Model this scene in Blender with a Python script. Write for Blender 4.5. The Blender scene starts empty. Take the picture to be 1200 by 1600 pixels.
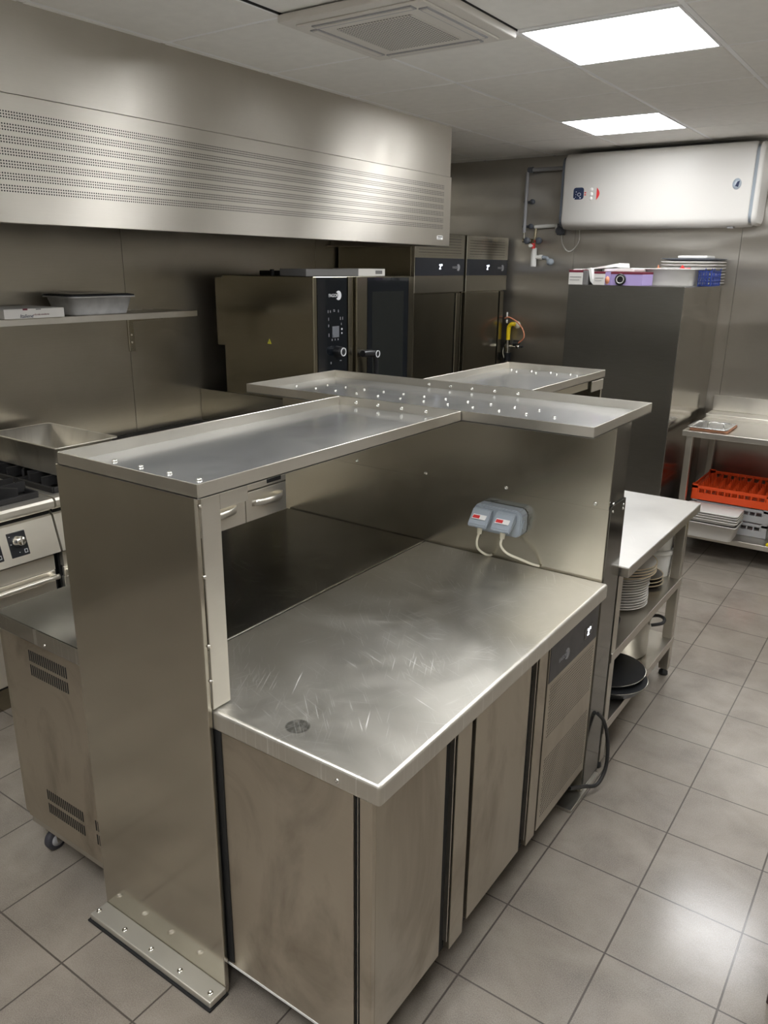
import bpy, bmesh, math, random
from mathutils import Matrix, Vector
random.seed(7)
PI = math.pi
SC = bpy.context.scene
COL = SC.collection

# ------------------------------------------------------------------ camera
def cam_matrix():
    yaw, pit, rol = -0.608212595, 0.304422530, 0.0115098558
    cy, sy, cp, sp = math.cos(yaw), math.sin(yaw), math.cos(pit), math.sin(pit)
    fwd = Vector((sy*cp, cy*cp, -sp)); r = Vector((cy, -sy, 0)); u = r.cross(fwd)
    cr, sr = math.cos(rol), math.sin(rol)
    a = cr*r + sr*u; b = -sr*r + cr*u
    m = Matrix((a, b, -fwd)).transposed().to_4x4()
    m.translation = Vector((0, 0, 1.85))
    return m
cd = bpy.data.cameras.new('camera'); cam = bpy.data.objects.new('camera', cd); COL.objects.link(cam)
cam.matrix_world = cam_matrix()
cd.sensor_fit = 'VERTICAL'; cd.sensor_height = 36.0; cd.lens = 1219.36/1600*36.0
cd.clip_start = 0.02; cd.clip_end = 60
SC.camera = cam

# ------------------------------------------------------------------ world, exposure
SC.view_settings.view_transform = 'Standard'
try: SC.view_settings.look = 'None'
except Exception: pass
SC.view_settings.gamma = 1.0
SC.view_settings.use_curve_mapping = False
SC.view_settings.exposure = 1.0
w = bpy.data.worlds.new('world'); SC.world = w; w.use_nodes = True
w.node_tree.nodes['Background'].inputs[0].default_value = (0.9, 0.93, 1.0, 1)
w.node_tree.nodes['Background'].inputs[1].default_value = 0.05
LAMP = 10.0          # radiance of the ceiling light panels
LAMP_COL = (0.96, 0.975, 1.0, 1)

# ------------------------------------------------------------------ material helpers
class S:
    """socket wrapper with arithmetic"""
    def __init__(s, nt, o): s.nt, s.o = nt, o
    def m(s, op, b=None, c=None, rev=False):
        n = s.nt.nodes.new('ShaderNodeMath'); n.operation = op
        ins = [s, b, c] if not rev else [b, s, c]
        for i, v in enumerate(ins):
            if v is None: continue
            if isinstance(v, S): s.nt.links.new(v.o, n.inputs[i])
            else: n.inputs[i].default_value = v
        return S(s.nt, n.outputs[0])
    def __add__(s, b): return s.m('ADD', b)
    def __sub__(s, b): return s.m('SUBTRACT', b)
    def __mul__(s, b): return s.m('MULTIPLY', b)
    def __truediv__(s, b): return s.m('DIVIDE', b)
    def frac(s): return s.m('FRACT')
    def floor(s): return s.m('FLOOR')
    def abs(s): return s.m('ABSOLUTE')
    def gt(s, b): return s.m('GREATER_THAN', b)
    def lt(s, b): return s.m('LESS_THAN', b)
    def ramp(s, a, b, c=0.0, d=1.0):
        n = s.nt.nodes.new('ShaderNodeMapRange'); s.nt.links.new(s.o, n.inputs[0])
        for i, v in enumerate((a, b, c, d)): n.inputs[i+1].default_value = v
        return S(s.nt, n.outputs[0])

def newmat(name):
    m = bpy.data.materials.new(name); m.use_nodes = True
    return m, m.node_tree, m.node_tree.nodes['Principled BSDF']
def pos(nt, kind='Object'):
    n = nt.nodes.new('ShaderNodeTexCoord'); return n.outputs[kind]
def wpos(nt):
    n = nt.nodes.new('ShaderNodeNewGeometry'); return n.outputs['Position']
def xyz(nt, v):
    n = nt.nodes.new('ShaderNodeSeparateXYZ'); nt.links.new(v, n.inputs[0])
    return [S(nt, n.outputs[i]) for i in range(3)]
def mapv(nt, v, scale, rot=(0,0,0)):
    n = nt.nodes.new('ShaderNodeMapping'); nt.links.new(v, n.inputs[0])
    n.inputs['Scale'].default_value = scale; n.inputs['Rotation'].default_value = rot
    return n.outputs[0]
def noise(nt, v, scale, detail=2, rough=0.5, dist=0.0):
    n = nt.nodes.new('ShaderNodeTexNoise'); nt.links.new(v, n.inputs['Vector'])
    n.inputs['Scale'].default_value = scale; n.inputs['Detail'].default_value = detail
    n.inputs['Roughness'].default_value = rough; n.inputs['Distortion'].default_value = dist
    return S(nt, n.outputs['Fac'])
def mixc(nt, f, a, b):
    n = nt.nodes.new('ShaderNodeMix'); n.data_type = 'RGBA'
    if isinstance(f, S): nt.links.new(f.o, n.inputs['Factor'])
    else: n.inputs['Factor'].default_value = f
    for i, v in ((6, a), (7, b)):
        if isinstance(v, (tuple, list)): n.inputs[i].default_value = (*v[:3], 1)
        else: nt.links.new(v, n.inputs[i])
    return n.outputs[2]
def bump(nt, h, strength, dist=0.001, nrm=None):
    n = nt.nodes.new('ShaderNodeBump'); n.inputs['Strength'].default_value = strength
    n.inputs['Distance'].default_value = dist; nt.links.new(h.o, n.inputs['Height'])
    if nrm: nt.links.new(nrm, n.inputs['Normal'])
    return n.outputs[0]

def plain(name, col, rough=0.5, metal=0.0, spec=0.5, emit=None, es=0.0, coat=0.0, vary=0.0):
    m, nt, b = newmat(name)
    b.inputs['Base Color'].default_value = (*col, 1); b.inputs['Roughness'].default_value = rough
    b.inputs['Metallic'].default_value = metal; b.inputs['Specular IOR Level'].default_value = spec
    b.inputs['Coat Weight'].default_value = coat
    n = noise(nt, pos(nt), 18, 2)
    nt.links.new(n.ramp(0.3, 0.7, max(0.02, rough-0.04), min(1, rough+0.04)).o, b.inputs['Roughness'])
    if vary:
        c = mixc(nt, n.ramp(0.35, 0.65), tuple(x*(1-vary) for x in col), tuple(min(1, x*(1+vary)) for x in col))
        nt.links.new(c, b.inputs['Base Color'])
    if emit:
        b.inputs['Emission Color'].default_value = (*emit, 1); b.inputs['Emission Strength'].default_value = es
    return m

STEEL = (0.60, 0.575, 0.525)
def steel(name, col=STEEL, rough=0.3, aniso=0.55, grain=(9, 9, 800), smudge=0.05, gs=0.12, wav=0.0,
          scratch=0.0, holes=None, tint=0.0, wscale=2.2, metal=0.97, cloud=None, td='v', coat=0.0):
    """brushed stainless steel; td: 'v' spreads reflections vertically (grain runs across), 'h' sideways (grain runs up)"""
    m, nt, b = newmat(name)
    p = pos(nt)
    b.inputs['Metallic'].default_value = metal
    g = noise(nt, mapv(nt, p, grain), 1.0, 3, 0.6)
    cl = noise(nt, p, 3.1, 4, 0.6, 0.6)
    r = cl.ramp(0.3, 0.75, rough-smudge, rough+smudge*1.6) 
    colr = mixc(nt, cl.ramp(0.35, 0.7), tuple(c*0.95 for c in col), tuple(min(1, c*1.03) for c in col))
    colr = mixc(nt, g.ramp(0.35, 0.65, 0, 0.04), colr, (0.95, 0.93, 0.88))
    if cloud:     # wiping swirls and dull worn areas
        sw = noise(nt, mapv(nt, p, (1, 1, 1), (0, 0, .5)), 2.0, 5, 0.62, 1.8).ramp(0.36, 0.66, 0, 1)
        r = r + sw*cloud - cloud*0.15
        colr = mixc(nt, sw*0.35, colr, (0.80, 0.77, 0.70))
        px_, py_, pz_ = xyz(nt, wpos(nt))
        dx = px_ + 1.041; dy = py_ - 1.161
        q = (dx*dx + dy*dy).m('SQRT')
        mk = q.ramp(0.026, 0.030, 1, 0)*noise(nt, p, 60, 2).ramp(0.3, 0.6, .4, 1)
        colr = mixc(nt, mk*0.7, colr, (0.20, 0.20, 0.18)); r = r - mk*0.08
    if tint:      # handling stains: brownish cloudy film
        st = noise(nt, mapv(nt, p, (1.3, 1.3, .7)), 2.3, 5, 0.55, 1.6).ramp(0.47, 0.68, 0, tint)
        colr = mixc(nt, st, colr, (0.34, 0.29, 0.225)); r = r + st*0.18
    if scratch:
        s = None
        for k, (a, sc) in enumerate(((0.3, 1.0), (1.1, 1.0), (1.9, 1.2), (2.7, 0.9), (0.75, 1.3))):
            v = mapv(nt, mapv(nt, p, (1, 1, 1), (0, 0, a)), (7*sc, 300*sc, 1))
            n = noise(nt, v, 1.0, 1, 0.4).ramp(0.67, 0.72)
            msk = noise(nt, mapv(nt, p, (1, 1, 1), (k, k*2, 0)), 4.0, 2).ramp(0.48, 0.66)
            n = n*msk
            s = n if s is None else s.m('MAXIMUM', n)
        r = r + s*(0.28*scratch)
        colr = mixc(nt, s*(0.9*scratch), colr, (0.98, 0.97, 0.94))
    if holes:
        h = holes(nt, wpos(nt))
        colr = mixc(nt, h, colr, (0.012, 0.012, 0.012))
        nt.links.new((h*-metal+metal).o, b.inputs['Metallic'])
        r = r + h*0.5
    r = r.m('MAXIMUM', 0.285) if rough >= 0.28 else r.m('MINIMUM', 0.262)
    nt.links.new(r.o, b.inputs['Roughness']); nt.links.new(colr, b.inputs['Base Color'])
    nrm = None
    if wav:
        wv = noise(nt, mapv(nt, p, (0.55, 0.55, 2.2)), wscale, 0.5, 0.3, 0.2)
        nrm = bump(nt, wv, wav, 0.02, nrm)
    if nrm: nt.links.new(nrm, b.inputs['Normal'])
    b.inputs['Anisotropic'].default_value = aniso
    t = nt.nodes.new('ShaderNodeCombineXYZ')
    t.inputs[0].default_value, t.inputs[1].default_value, t.inputs[2].default_value = (0.02, 0.013, 1.0) if td == 'v' else (1.0, 1.0, 0.0)
    b.inputs['Coat Weight'].default_value = coat; b.inputs['Coat Roughness'].default_value = 0.12
    nt.links.new(t.outputs[0], b.inputs['Tangent'])
    return m

# perforation patterns (world coordinates, sheet metal really perforated there)
def hood_holes(nt, v):
    x, y, z = xyz(nt, v)
    zz = (z - 2.0775)/0.0385
    row = zz.frac()
    inband = row.lt(0.70)*zz.gt(0.0)*zz.lt(6.72)*y.lt(4.475)
    a = ((y/0.0098).frac() - 0.5).abs(); c = ((row/0.2333).frac() - 0.5).abs()
    d = (a*a + c*c)
    return d.lt(0.085)*inband
def comp_holes(nt, v):
    x, y, z = xyz(nt, v)
    rr = z/0.0105; odd = (rr.floor()*0.5).frac()
    a = ((y/0.0105 + odd).frac() - 0.5).abs(); c = (rr.frac() - 0.5).abs()
    zone = (z.gt(0.45)*z.lt(0.635)).m('MAXIMUM', z.gt(0.155)*z.lt(0.375))
    return (a*a+c*c).lt(0.075)*zone*y.gt(2.025)*y.lt(2.39)
def fridge_holes(nt, v):
    x, y, z = xyz(nt, v)
    rr = z/0.019
    a = ((y/0.009).frac() - 0.5).abs(); c = (rr.frac() - 0.5).abs()
    yy = ((y - 4.61)/0.70).frac()
    return a.lt(0.3)*c.lt(0.14)*z.gt(1.93)*z.lt(2.06)*yy.gt(0.06)*yy.lt(0.88)
def ac_holes(nt, v):
    x, y, z = xyz(nt, v)
    a = ((x/0.0125).frac() - 0.5).abs(); c = ((y/0.0125).frac() - 0.5).abs()
    return a.lt(0.30)*c.lt(0.30)

M = {}
M['wall_steel'] = steel('wall_steel', (0.44, 0.41, 0.345), 0.31, 0.85, wav=0.06, td='h')
M['wall_back'] = steel('wall_steel_wavy', (0.52, 0.495, 0.45), 0.30, 0.9, smudge=0.02, wav=0.45, wscale=2.6, td='h')
M['hood'] = steel('hood_steel', (0.60, 0.565, 0.50), 0.36, 0.95)
M['hood_perf'] = steel('hood_perforated', (0.60, 0.565, 0.50), 0.36, 0.95, holes=hood_holes)
M['steel'] = steel('brushed_steel', (0.56, 0.53, 0.47), 0.30, 0.55)
M['side'] = steel('stained_side_steel', (0.54, 0.485, 0.395), 0.34, 0.4, smudge=0.05, tint=0.85, metal=.95)
M['door'] = steel('stained_door_steel', (0.49, 0.445, 0.36), 0.30, 0.5, grain=(700, 700, 8), tint=0.7, wav=0.05, metal=.96)
M['comp'] = steel('compressor_grille_steel', (0.50, 0.455, 0.375), 0.32, 0.4, smudge=.03, holes=comp_holes, tint=0.4)
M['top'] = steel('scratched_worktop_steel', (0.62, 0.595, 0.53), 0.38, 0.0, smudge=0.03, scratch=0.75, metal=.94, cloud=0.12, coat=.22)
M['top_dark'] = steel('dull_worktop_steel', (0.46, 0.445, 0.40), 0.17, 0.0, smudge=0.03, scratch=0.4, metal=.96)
M['table_top'] = steel('table_top_steel', (0.70, 0.68, 0.64), 0.38, 0.0, smudge=0.06, scratch=0.3, metal=.8)
M['tray'] = steel('tray_steel', (0.64, 0.645, 0.63), 0.17, 0.0, smudge=0.03, metal=.80)
M['flange'] = steel('flange_steel', (0.70, 0.67, 0.59), 0.36, 0.0, metal=.7)
M['rim'] = steel('rim_steel', (0.66, 0.63, 0.565), 0.30, 0.3)
M['pillar'] = steel('pillar_steel', (0.56, 0.525, 0.445), 0.15, 0.6, smudge=0.02, td='h')
M['panel'] = steel('partition_steel', (0.53, 0.50, 0.425), 0.20, 0.6, smudge=0.03, td='h')
M['mirror'] = steel('polished_steel', (0.22, 0.215, 0.20), 0.10, 0.0)
M['appliance'] = steel('appliance_steel', (0.31, 0.28, 0.21), 0.21, 0.3, smudge=0.03)
M['fridge_vent'] = steel('fridge_vent_steel', (0.46, 0.43, 0.36), 0.22, 0.4, smudge=0.03, holes=fridge_holes)
M['range'] = steel('range_steel', (0.90, 0.85, 0.74), 0.33, 0.3, metal=.82)
M['cab'] = steel('cabinet_steel', (0.26, 0.255, 0.24), 0.30, 0.9, smudge=0.02, td='h')
M['cab_side'] = steel('cabinet_side_steel', (0.42, 0.39, 0.34), 0.16, 0.3)
M['pan_steel'] = steel('worn_pan_steel', (0.66, 0.62, 0.53), 0.34, 0.0, smudge=0.05, tint=0.6, metal=.8)
M['chrome'] = plain('chrome_screw', (0.85, 0.84, 0.80), 0.12, 1.0)
M['edge_dark'] = plain('dark_gap', (0.01, 0.01, 0.01), 0.7)
M['pot'] = steel('pot_steel', (0.60, 0.57, 0.50), 0.32, 0.0, td='h')
M['black'] = plain('black_plastic', (0.015, 0.016, 0.018), 0.35)
M['black_gloss'] = plain('black_glass', (0.006, 0.008, 0.011), 0.06, 0, 0.6)
M['band'] = plain('anthracite_band', (0.018, 0.020, 0.026), 0.32)
M['oven_glass'] = plain('oven_window_glass', (0.016, 0.018, 0.017), 0.14, 0, 0.4)
M['iron'] = plain('cast_iron', (0.018, 0.017, 0.017), 0.55, 0.0, 0.5, vary=0.3)
M['ceil'] = plain('ceiling_tile', (0.80, 0.785, 0.745), 0.9, vary=0.02)
M['tbar'] = plain('ceiling_grid', (0.86, 0.86, 0.86), 0.5)
M['white'] = plain('white_enamel', (0.64, 0.62, 0.58), 0.42, 0, 0.4)
M['grey_pl'] = plain('grey_plastic', (0.33, 0.37, 0.41), 0.45)
M['grey_dark'] = plain('dark_grey_plastic', (0.10, 0.11, 0.13), 0.5)
M['ac'] = plain('air_conditioner_plastic', (0.66, 0.63, 0.58), 0.5)
M['cream'] = plain('cream_cable', (0.72, 0.68, 0.55), 0.5)
M['white_pl'] = plain('white_plastic', (0.78, 0.77, 0.73), 0.45)
M['white_tr'] = plain('white_food_tray', (0.66, 0.64, 0.60), 0.5)
M['rack_grey'] = plain('grey_rack', (0.42, 0.42, 0.43), 0.5)
M['orange'] = plain('orange_rack', (0.85, 0.085, 0.012), 0.42)
M['yellow'] = plain('yellow_plastic', (0.85, 0.70, 0.02), 0.45)
M['yellow_gas'] = plain('yellow_gas_pipe', (0.80, 0.58, 0.01), 0.4)
M['blue'] = plain('blue_crate', (0.014, 0.035, 0.20), 0.45)
M['pipe'] = plain('grey_pvc_pipe', (0.36, 0.36, 0.37), 0.4)
M['copper'] = plain('orange_hose', (0.75, 0.30, 0.17), 0.45)
M['red'] = plain('red_mark', (0.62, 0.03, 0.03), 0.5)
M['carton'] = plain('carton_white', (0.74, 0.72, 0.68), 0.7)
M['carton_grey'] = plain('carton_grey', (0.17, 0.165, 0.16), 0.7)
M['maroon'] = plain('maroon_print', (0.16, 0.012, 0.03), 0.6)
M['lilac'] = plain('lilac_print', (0.42, 0.33, 0.62), 0.6)
M['paper'] = plain('paper', (0.80, 0.79, 0.76), 0.8)
M['alu'] = plain('aluminium_foil', (0.62, 0.62, 0.62), 0.38, 0.25, vary=0.1)
M['film'] = plain('dark_film_lid', (0.03, 0.03, 0.035), 0.15)
M['ceramic'] = plain('white_ceramic', (0.66, 0.64, 0.60), 0.16, 0, 0.5, coat=0.3)
M['tan'] = plain('tan_ceramic', (0.62, 0.50, 0.32), 0.18, 0, 0.5, coat=0.3)
M['dark_cer'] = plain('dark_ceramic', (0.08, 0.07, 0.055), 0.15, 0, 0.5, coat=0.3)
M['rubber'] = plain('grey_rubber', (0.05, 0.05, 0.06), 0.6)
M['castor'] = plain('castor_plastic', (0.40, 0.40, 0.41), 0.45)
M['cable'] = plain('black_cable', (0.02, 0.02, 0.02), 0.4)
M['ink'] = plain('dark_ink', (0.04, 0.05, 0.09), 0.7)
M['logo'] = plain('light_print', (0.72, 0.73, 0.75), 0.5)
M['logo_dim'] = plain('grey_print', (0.30, 0.30, 0.31), 0.5)
M['led'] = plain('led_digits', (0.8, 0.85, 1), 0.5, emit=(0.75, 0.82, 1.0), es=4.0)
M['lcd'] = plain('grey_screen', (0.16, 0.17, 0.19), 0.3)
M['navy'] = plain('navy_display', (0.025, 0.035, 0.075), 0.2)
M['silver_pr'] = plain('silver_badge', (0.38, 0.43, 0.48), 0.35)
M['warn'] = plain('warning_yellow', (0.70, 0.66, 0.05), 0.6)
M['wall_paint'] = plain('painted_wall', (0.50, 0.475, 0.43), 0.75, vary=0.03)
M['wood'] = plain('dark_leg', (0.06, 0.035, 0.03), 0.5)
M['clear_tub'] = plain('cloudy_plastic_tub', (0.60, 0.585, 0.55), 0.35)
M['brass'] = plain('brass_fitting', (0.62, 0.55, 0.40), 0.25, 1.0)

def floor_material():
    m, nt, b = newmat('floor_tiles')
    v = wpos(nt); x, y, z = xyz(nt, v)
    fx = (x + 0.772)/0.304; fy = (y - 1.793)/0.304
    ex = (fx.frac() - 0.5).abs(); ey = (fy.frac() - 0.5).abs()
    e = ex.m('MAXIMUM', ey)
    g = e.ramp(0.4905, 0.4940)
    wn = nt.nodes.new('ShaderNodeTexWhiteNoise'); wn.noise_dimensions = '2D'
    cb = nt.nodes.new('ShaderNodeCombineXYZ'); nt.links.new(fx.floor().o, cb.inputs[0]); nt.links.new(fy.floor().o, cb.inputs[1])
    nt.links.new(cb.outputs[0], wn.inputs['Vector'])
    t = S(nt, wn.outputs['Value'])
    cl = noise(nt, v, 5.0, 5, 0.6, 0.4); sp = noise(nt, v, 330, 2, 0.7)
    c = mixc(nt, cl.ramp(0.3, 0.7), (0.130, 0.106, 0.082), (0.275, 0.236, 0.192))
    c = mixc(nt, t*0.2, c, (0.32, 0.28, 0.235))
    c = mixc(nt, sp.ramp(0.35, 0.65, 0.0, 0.40), c, (0.44, 0.40, 0.35))
    c = mixc(nt, g, c, (0.085, 0.070, 0.056))
    nt.links.new(c, b.inputs['Base Color'])
    wet = noise(nt, v, 2.6, 4, 0.6, 0.6)
    nt.links.new((wet.ramp(0.35, 0.65, 0.285, 0.50) + g*0.1).o, b.inputs['Roughness'])
    b.inputs['Specular IOR Level'].default_value = 0.5
    n1 = bump(nt, sp, 0.35, 0.0012)
    n2 = bump(nt, noise(nt, v, 60, 3, 0.6), 0.30, 0.003, n1)
    nt.links.new(bump(nt, g*-1.0, 0.8, 0.002, n2), b.inputs['Normal'])
    b.inputs['Coat Weight'].default_value = 0.75; b.inputs['Coat Roughness'].default_value = 0.17
    nt.links.new(bump(nt, noise(nt, v, 14, 3, 0.6), 0.12, 0.003), b.inputs['Coat Normal'])
    return m
M['floor'] = floor_material()
def grille_mat():
    m, nt, b = newmat('ac_grille')
    h = ac_holes(nt, wpos(nt))
    nt.links.new(mixc(nt, h, (0.62, 0.60, 0.55), (0.12, 0.115, 0.11)), b.inputs['Base Color'])
    b.inputs['Roughness'].default_value = 0.6
    return m
M['ac_grille'] = grille_mat()
def lamp_mat():
    m, nt, b = newmat('light_diffuser')
    b.inputs['Base Color'].default_value = (0.9, 0.9, 0.9, 1)
    b.inputs['Emission Color'].default_value = LAMP_COL
    b.inputs['Emission Strength'].default_value = LAMP
    return m
M['lamp'] = lamp_mat()

# ------------------------------------------------------------------ mesh helpers
class MB:
    def __init__(s): s.v = []; s.f = []; s.mi = []; s.sm = []
    def add(s, verts, faces, m=0, smooth=False):
        o = len(s.v); s.v += [Vector(p) for p in verts]
        for f in faces: s.f.append([i+o for i in f]); s.mi.append(m); s.sm.append(smooth)
        return s
    def bm(s, bm, m=0, smooth=False, mat=None):
        bm.verts.index_update(); bm.verts.ensure_lookup_table()
        vs = [(mat @ v.co if mat else v.co.copy()) for v in bm.verts]
        s.add(vs, [[v.index for v in f.verts] for f in bm.faces], m, smooth); bm.free(); return s
    def box(s, x0, x1, y0, y1, z0, z1, bev=0.0015, m=0, mat=None, seg=1):
        x0, x1 = min(x0, x1), max(x0, x1); y0, y1 = min(y0, y1), max(y0, y1); z0, z1 = min(z0, z1), max(z0, z1)
        b = bmesh.new(); bmesh.ops.create_cube(b, size=1)
        for v in b.verts:
            v.co = Vector(((x0+x1)/2 + v.co.x*(x1-x0), (y0+y1)/2 + v.co.y*(y1-y0), (z0+z1)/2 + v.co.z*(z1-z0)))
        if bev:
            bv = min(bev, (x1-x0)*.45, (y1-y0)*.45, (z1-z0)*.45)
            bmesh.ops.bevel(b, geom=list(b.edges), offset=bv, segments=seg, affect='EDGES', profile=0.5)
        return s.bm(b, m, False, mat)
    def prism(s, poly, axis, a0, a1, m=0, bev=0.0, mat=None, smooth=False):
        """extrude a 2D polygon along axis ('x': poly=(y,z); 'y': (x,z); 'z': (x,y))"""
        def P(p, a): return {'x': (a, p[0], p[1]), 'y': (p[0], a, p[1]), 'z': (p[0], p[1], a)}[axis]
        b = bmesh.new()
        A = [b.verts.new(P(p, a0)) for p in poly]; B = [b.verts.new(P(p, a1)) for p in poly]
        n = len(poly)
        b.faces.new(A); b.faces.new(B[::-1])
        for i in range(n): b.faces.new((A[i], A[(i+1) % n], B[(i+1) % n], B[i]))
        bmesh.ops.recalc_face_normals(b, faces=b.faces)
        if bev: bmesh.ops.bevel(b, geom=list(b.edges), offset=bev, segments=2, affect='EDGES')
        return s.bm(b, m, smooth, mat)
    def cyl(s, p0, p1, r0, r1=None, seg=20, m=0, caps=True, smooth=True):
        r1 = r0 if r1 is None else r1
        p0, p1 = Vector(p0), Vector(p1); d = (p1-p0).normalized()
        a = d.orthogonal().normalized(); c = d.cross(a)
        vs = []
        for p, r in ((p0, r0), (p1, r1)):
            for k in range(seg):
                t = 2*PI*k/seg; vs.append(p + r*(math.cos(t)*a + math.sin(t)*c))
        s.add(vs, [[k, (k+1) % seg, seg+(k+1) % seg, seg+k] for k in range(seg)], m, smooth)
        if caps:
            s.add(vs[:seg], [list(range(seg))[::-1]], m); s.add(vs[seg:], [list(range(seg))], m)
        return s
    def tube(s, pts, r, seg=10, m=0, sub=6, closed=False):
        P = [Vector(p) for p in pts]
        if sub > 1 and len(P) > 2:
            Q = []; n = len(P)
            rng = range(n) if closed else range(n-1)
            for i in rng:
                p0 = P[(i-1) % n] if (closed or i > 0) else P[0]; p1 = P[i]; p2 = P[(i+1) % n]
                p3 = P[(i+2) % n] if (closed or i+2 < n) else P[-1]
                for k in range(sub):
                    t = k/sub
                    Q.append(0.5*((2*p1) + (-p0+p2)*t + (2*p0-5*p1+4*p2-p3)*t*t + (-p0+3*p1-3*p2+p3)*t**3))
            if not closed: Q.append(P[-1])
            P = Q
        n = len(P); vs = []; a = None
        for i in range(n):
            if closed: d = P[(i+1) % n]-P[(i-1) % n]
            else: d = P[min(i+1, n-1)]-P[max(i-1, 0)]
            d.normalize()
            a = d.orthogonal().normalized() if a is None else (a - d*a.dot(d)).normalized()
            c = d.cross(a)
            for k in range(seg):
                t = 2*PI*k/seg; vs.append(P[i] + r*(math.cos(t)*a+math.sin(t)*c))
        fs = []
        for i in range(n if closed else n-1):
            for k in range(seg):
                j = (i+1) % n
                fs.append([i*seg+k, i*seg+(k+1) % seg, j*seg+(k+1) % seg, j*seg+k])
        s.add(vs, fs, m, True)
        if not closed:
            s.add(vs[:seg], [list(range(seg))[::-1]], m); s.add(vs[-seg:], [list(range(seg))], m)
        return s
    def lathe(s, prof, c, seg=40, m=0, axis='z', smooth=True, sx=1.0, sy=1.0, caps=True):
        """profile of (r, h) turned about a vertical axis through c"""
        vs = []; n = len(prof)
        for r, h in prof:
            for k in range(seg):
                t = 2*PI*k/seg; a, b = r*math.cos(t)*sx, r*math.sin(t)*sy
                q = {'z': (a, b, h), 'x': (h, a, b), 'y': (a, -h, b)}[axis]
                vs.append(Vector(c)+Vector(q))
        fs = []
        for i in range(n-1):
            for k in range(seg): fs.append([i*seg+k, i*seg+(k+1) % seg, (i+1)*seg+(k+1) % seg, (i+1)*seg+k])
        s.add(vs, fs, m, smooth)
        if not caps: return s
        if prof[0][0] > 1e-5: s.add(vs[:seg], [list(range(seg))[::-1]], m, False)
        if prof[-1][0] > 1e-5: s.add(vs[-seg:], [list(range(seg))], m, False)
        return s
    def text(s, txt, size, mat, m=0, depth=0.0006, align='LEFT', shear=0.0):
        c = bpy.data.curves.new('t', 'FONT'); c.body = txt; c.size = size; c.extrude = depth
        c.align_x = align; c.shear = shear; c.resolution_u = 3
        o = bpy.data.objects.new('t', c); COL.objects.link(o)
        bpy.context.view_layer.update()
        me = bpy.data.meshes.new_from_object(o)
        s.add([mat @ v.co for v in me.vertices], [list(p.vertices) for p in me.polygons], m)
        bpy.data.objects.remove(o); bpy.data.curves.remove(c); bpy.data.meshes.remove(me)
        return s
    def build(s, name, mats, parent=None, label=None, origin=None, seam=False):
        me = bpy.data.meshes.new(name)
        if parent is not None: off = parent.get('_o', (0, 0, 0)); off = Vector(off)
        elif origin is not None: off = Vector(origin)
        else:
            xs = [v.x for v in s.v]; ys = [v.y for v in s.v]; zs = [v.z for v in s.v]
            off = Vector(((min(xs)+max(xs))/2, (min(ys)+max(ys))/2, min(zs)))
        me.from_pydata([tuple(v-off) for v in s.v], [], s.f)
        if not isinstance(mats, (list, tuple)): mats = [mats]
        for mm in mats: me.materials.append(M[mm] if isinstance(mm, str) else mm)
        me.polygons.foreach_set('material_index', s.mi); me.polygons.foreach_set('use_smooth', s.sm)
        me.update()
        b = bmesh.new(); b.from_mesh(me); bmesh.ops.recalc_face_normals(b, faces=b.faces); b.to_mesh(me); b.free()
        o = bpy.data.objects.new(name, me); COL.objects.link(o)
        if parent is not None: o.parent = parent; o['_o'] = tuple(off)
        else: o.location = off; o['_o'] = tuple(off)
        if label: o['label'] = label
        return o

def thing(name, loc, label, cat, group=None):
    o = bpy.data.objects.new(name, None); COL.objects.link(o); o.location = loc; o.empty_display_size = 0.05
    o['_o'] = tuple(loc); tag(o, label, cat, group); return o
def tag(o, label, cat, group=None):
    o['label'] = label; o['category'] = cat
    if group: o['group'] = group
    return o
def struct(o): o['kind'] = 'structure'; return o
def copy_tree(o, parent=None):
    c = o.copy(); COL.objects.link(c)
    if parent is not None: c.parent = parent
    for ch in list(o.children): copy_tree(ch, c)
    return c

# matrices for lettering: on a face looking towards +X (text runs towards +Y)
def face_x(x, y, z): return Matrix(((0, 0, 1, x), (1, 0, 0, y), (0, 1, 0, z), (0, 0, 0, 1)))
def face_y(x, y, z): return Matrix(((1, 0, 0, x), (0, 0, -1, y), (0, 1, 0, z), (0, 0, 0, 1)))   # looking towards -Y
def fagor(mb, x, y, z, h, m=0):
    """FAGOR lettering followed by its round emblem, on a face looking towards +X"""
    mb.text('FAGOR', h*0.62, face_x(x, y, z-h*0.2), m, 0.0005)
    cy = y + h*2.15; cz = z
    pts = []
    for k in range(24):          # right-hand crescent disc
        t = -PI*0.62 + k/23*PI*1.24; pts.append((cy+math.cos(t)*h*0.62, cz+math.sin(t)*h*0.62))
    for k in range(12):
        t = PI*0.45 - k/11*PI*0.9; pts.append((cy-h*0.62+math.cos(t)*h*0.55, cz+math.sin(t)*h*0.42))
    mb.prism(pts, 'x', x-0.0004, x+0.0006, m)
    return mb

def screw(mb, p, axis, r=0.006, h=0.003, m=0):
    prof = [(r, 0), (r, h*0.5), (r*0.75, h), (r*0.35, h), (r*0.3, h*0.4), (0.00001, h*0.4)]
    if axis == '-y': mb.lathe(prof, p, 12, m, 'y')
    elif axis == 'x': mb.lathe(prof, p, 12, m, 'x')
    else: mb.lathe(prof, p, 12, m, 'z')
def screws(pts, axis, parent, r=0.006, h=0.003):
    first = None
    for p in pts:
        if first is None:
            b = MB(); screw(b, p, axis, r, h); first = b.build('screw', 'chrome', parent); p0 = Vector(p)
        else:
            c = first.copy(); COL.objects.link(c); c.parent = parent; c.location = Vector(p)-p0

XW, YB, ZC = -3.65, 6.05, 2.67         # left wall, far wall, ceiling
XR, YN = 1.25, -1.7                    # right wall and the wall behind the camera

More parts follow.
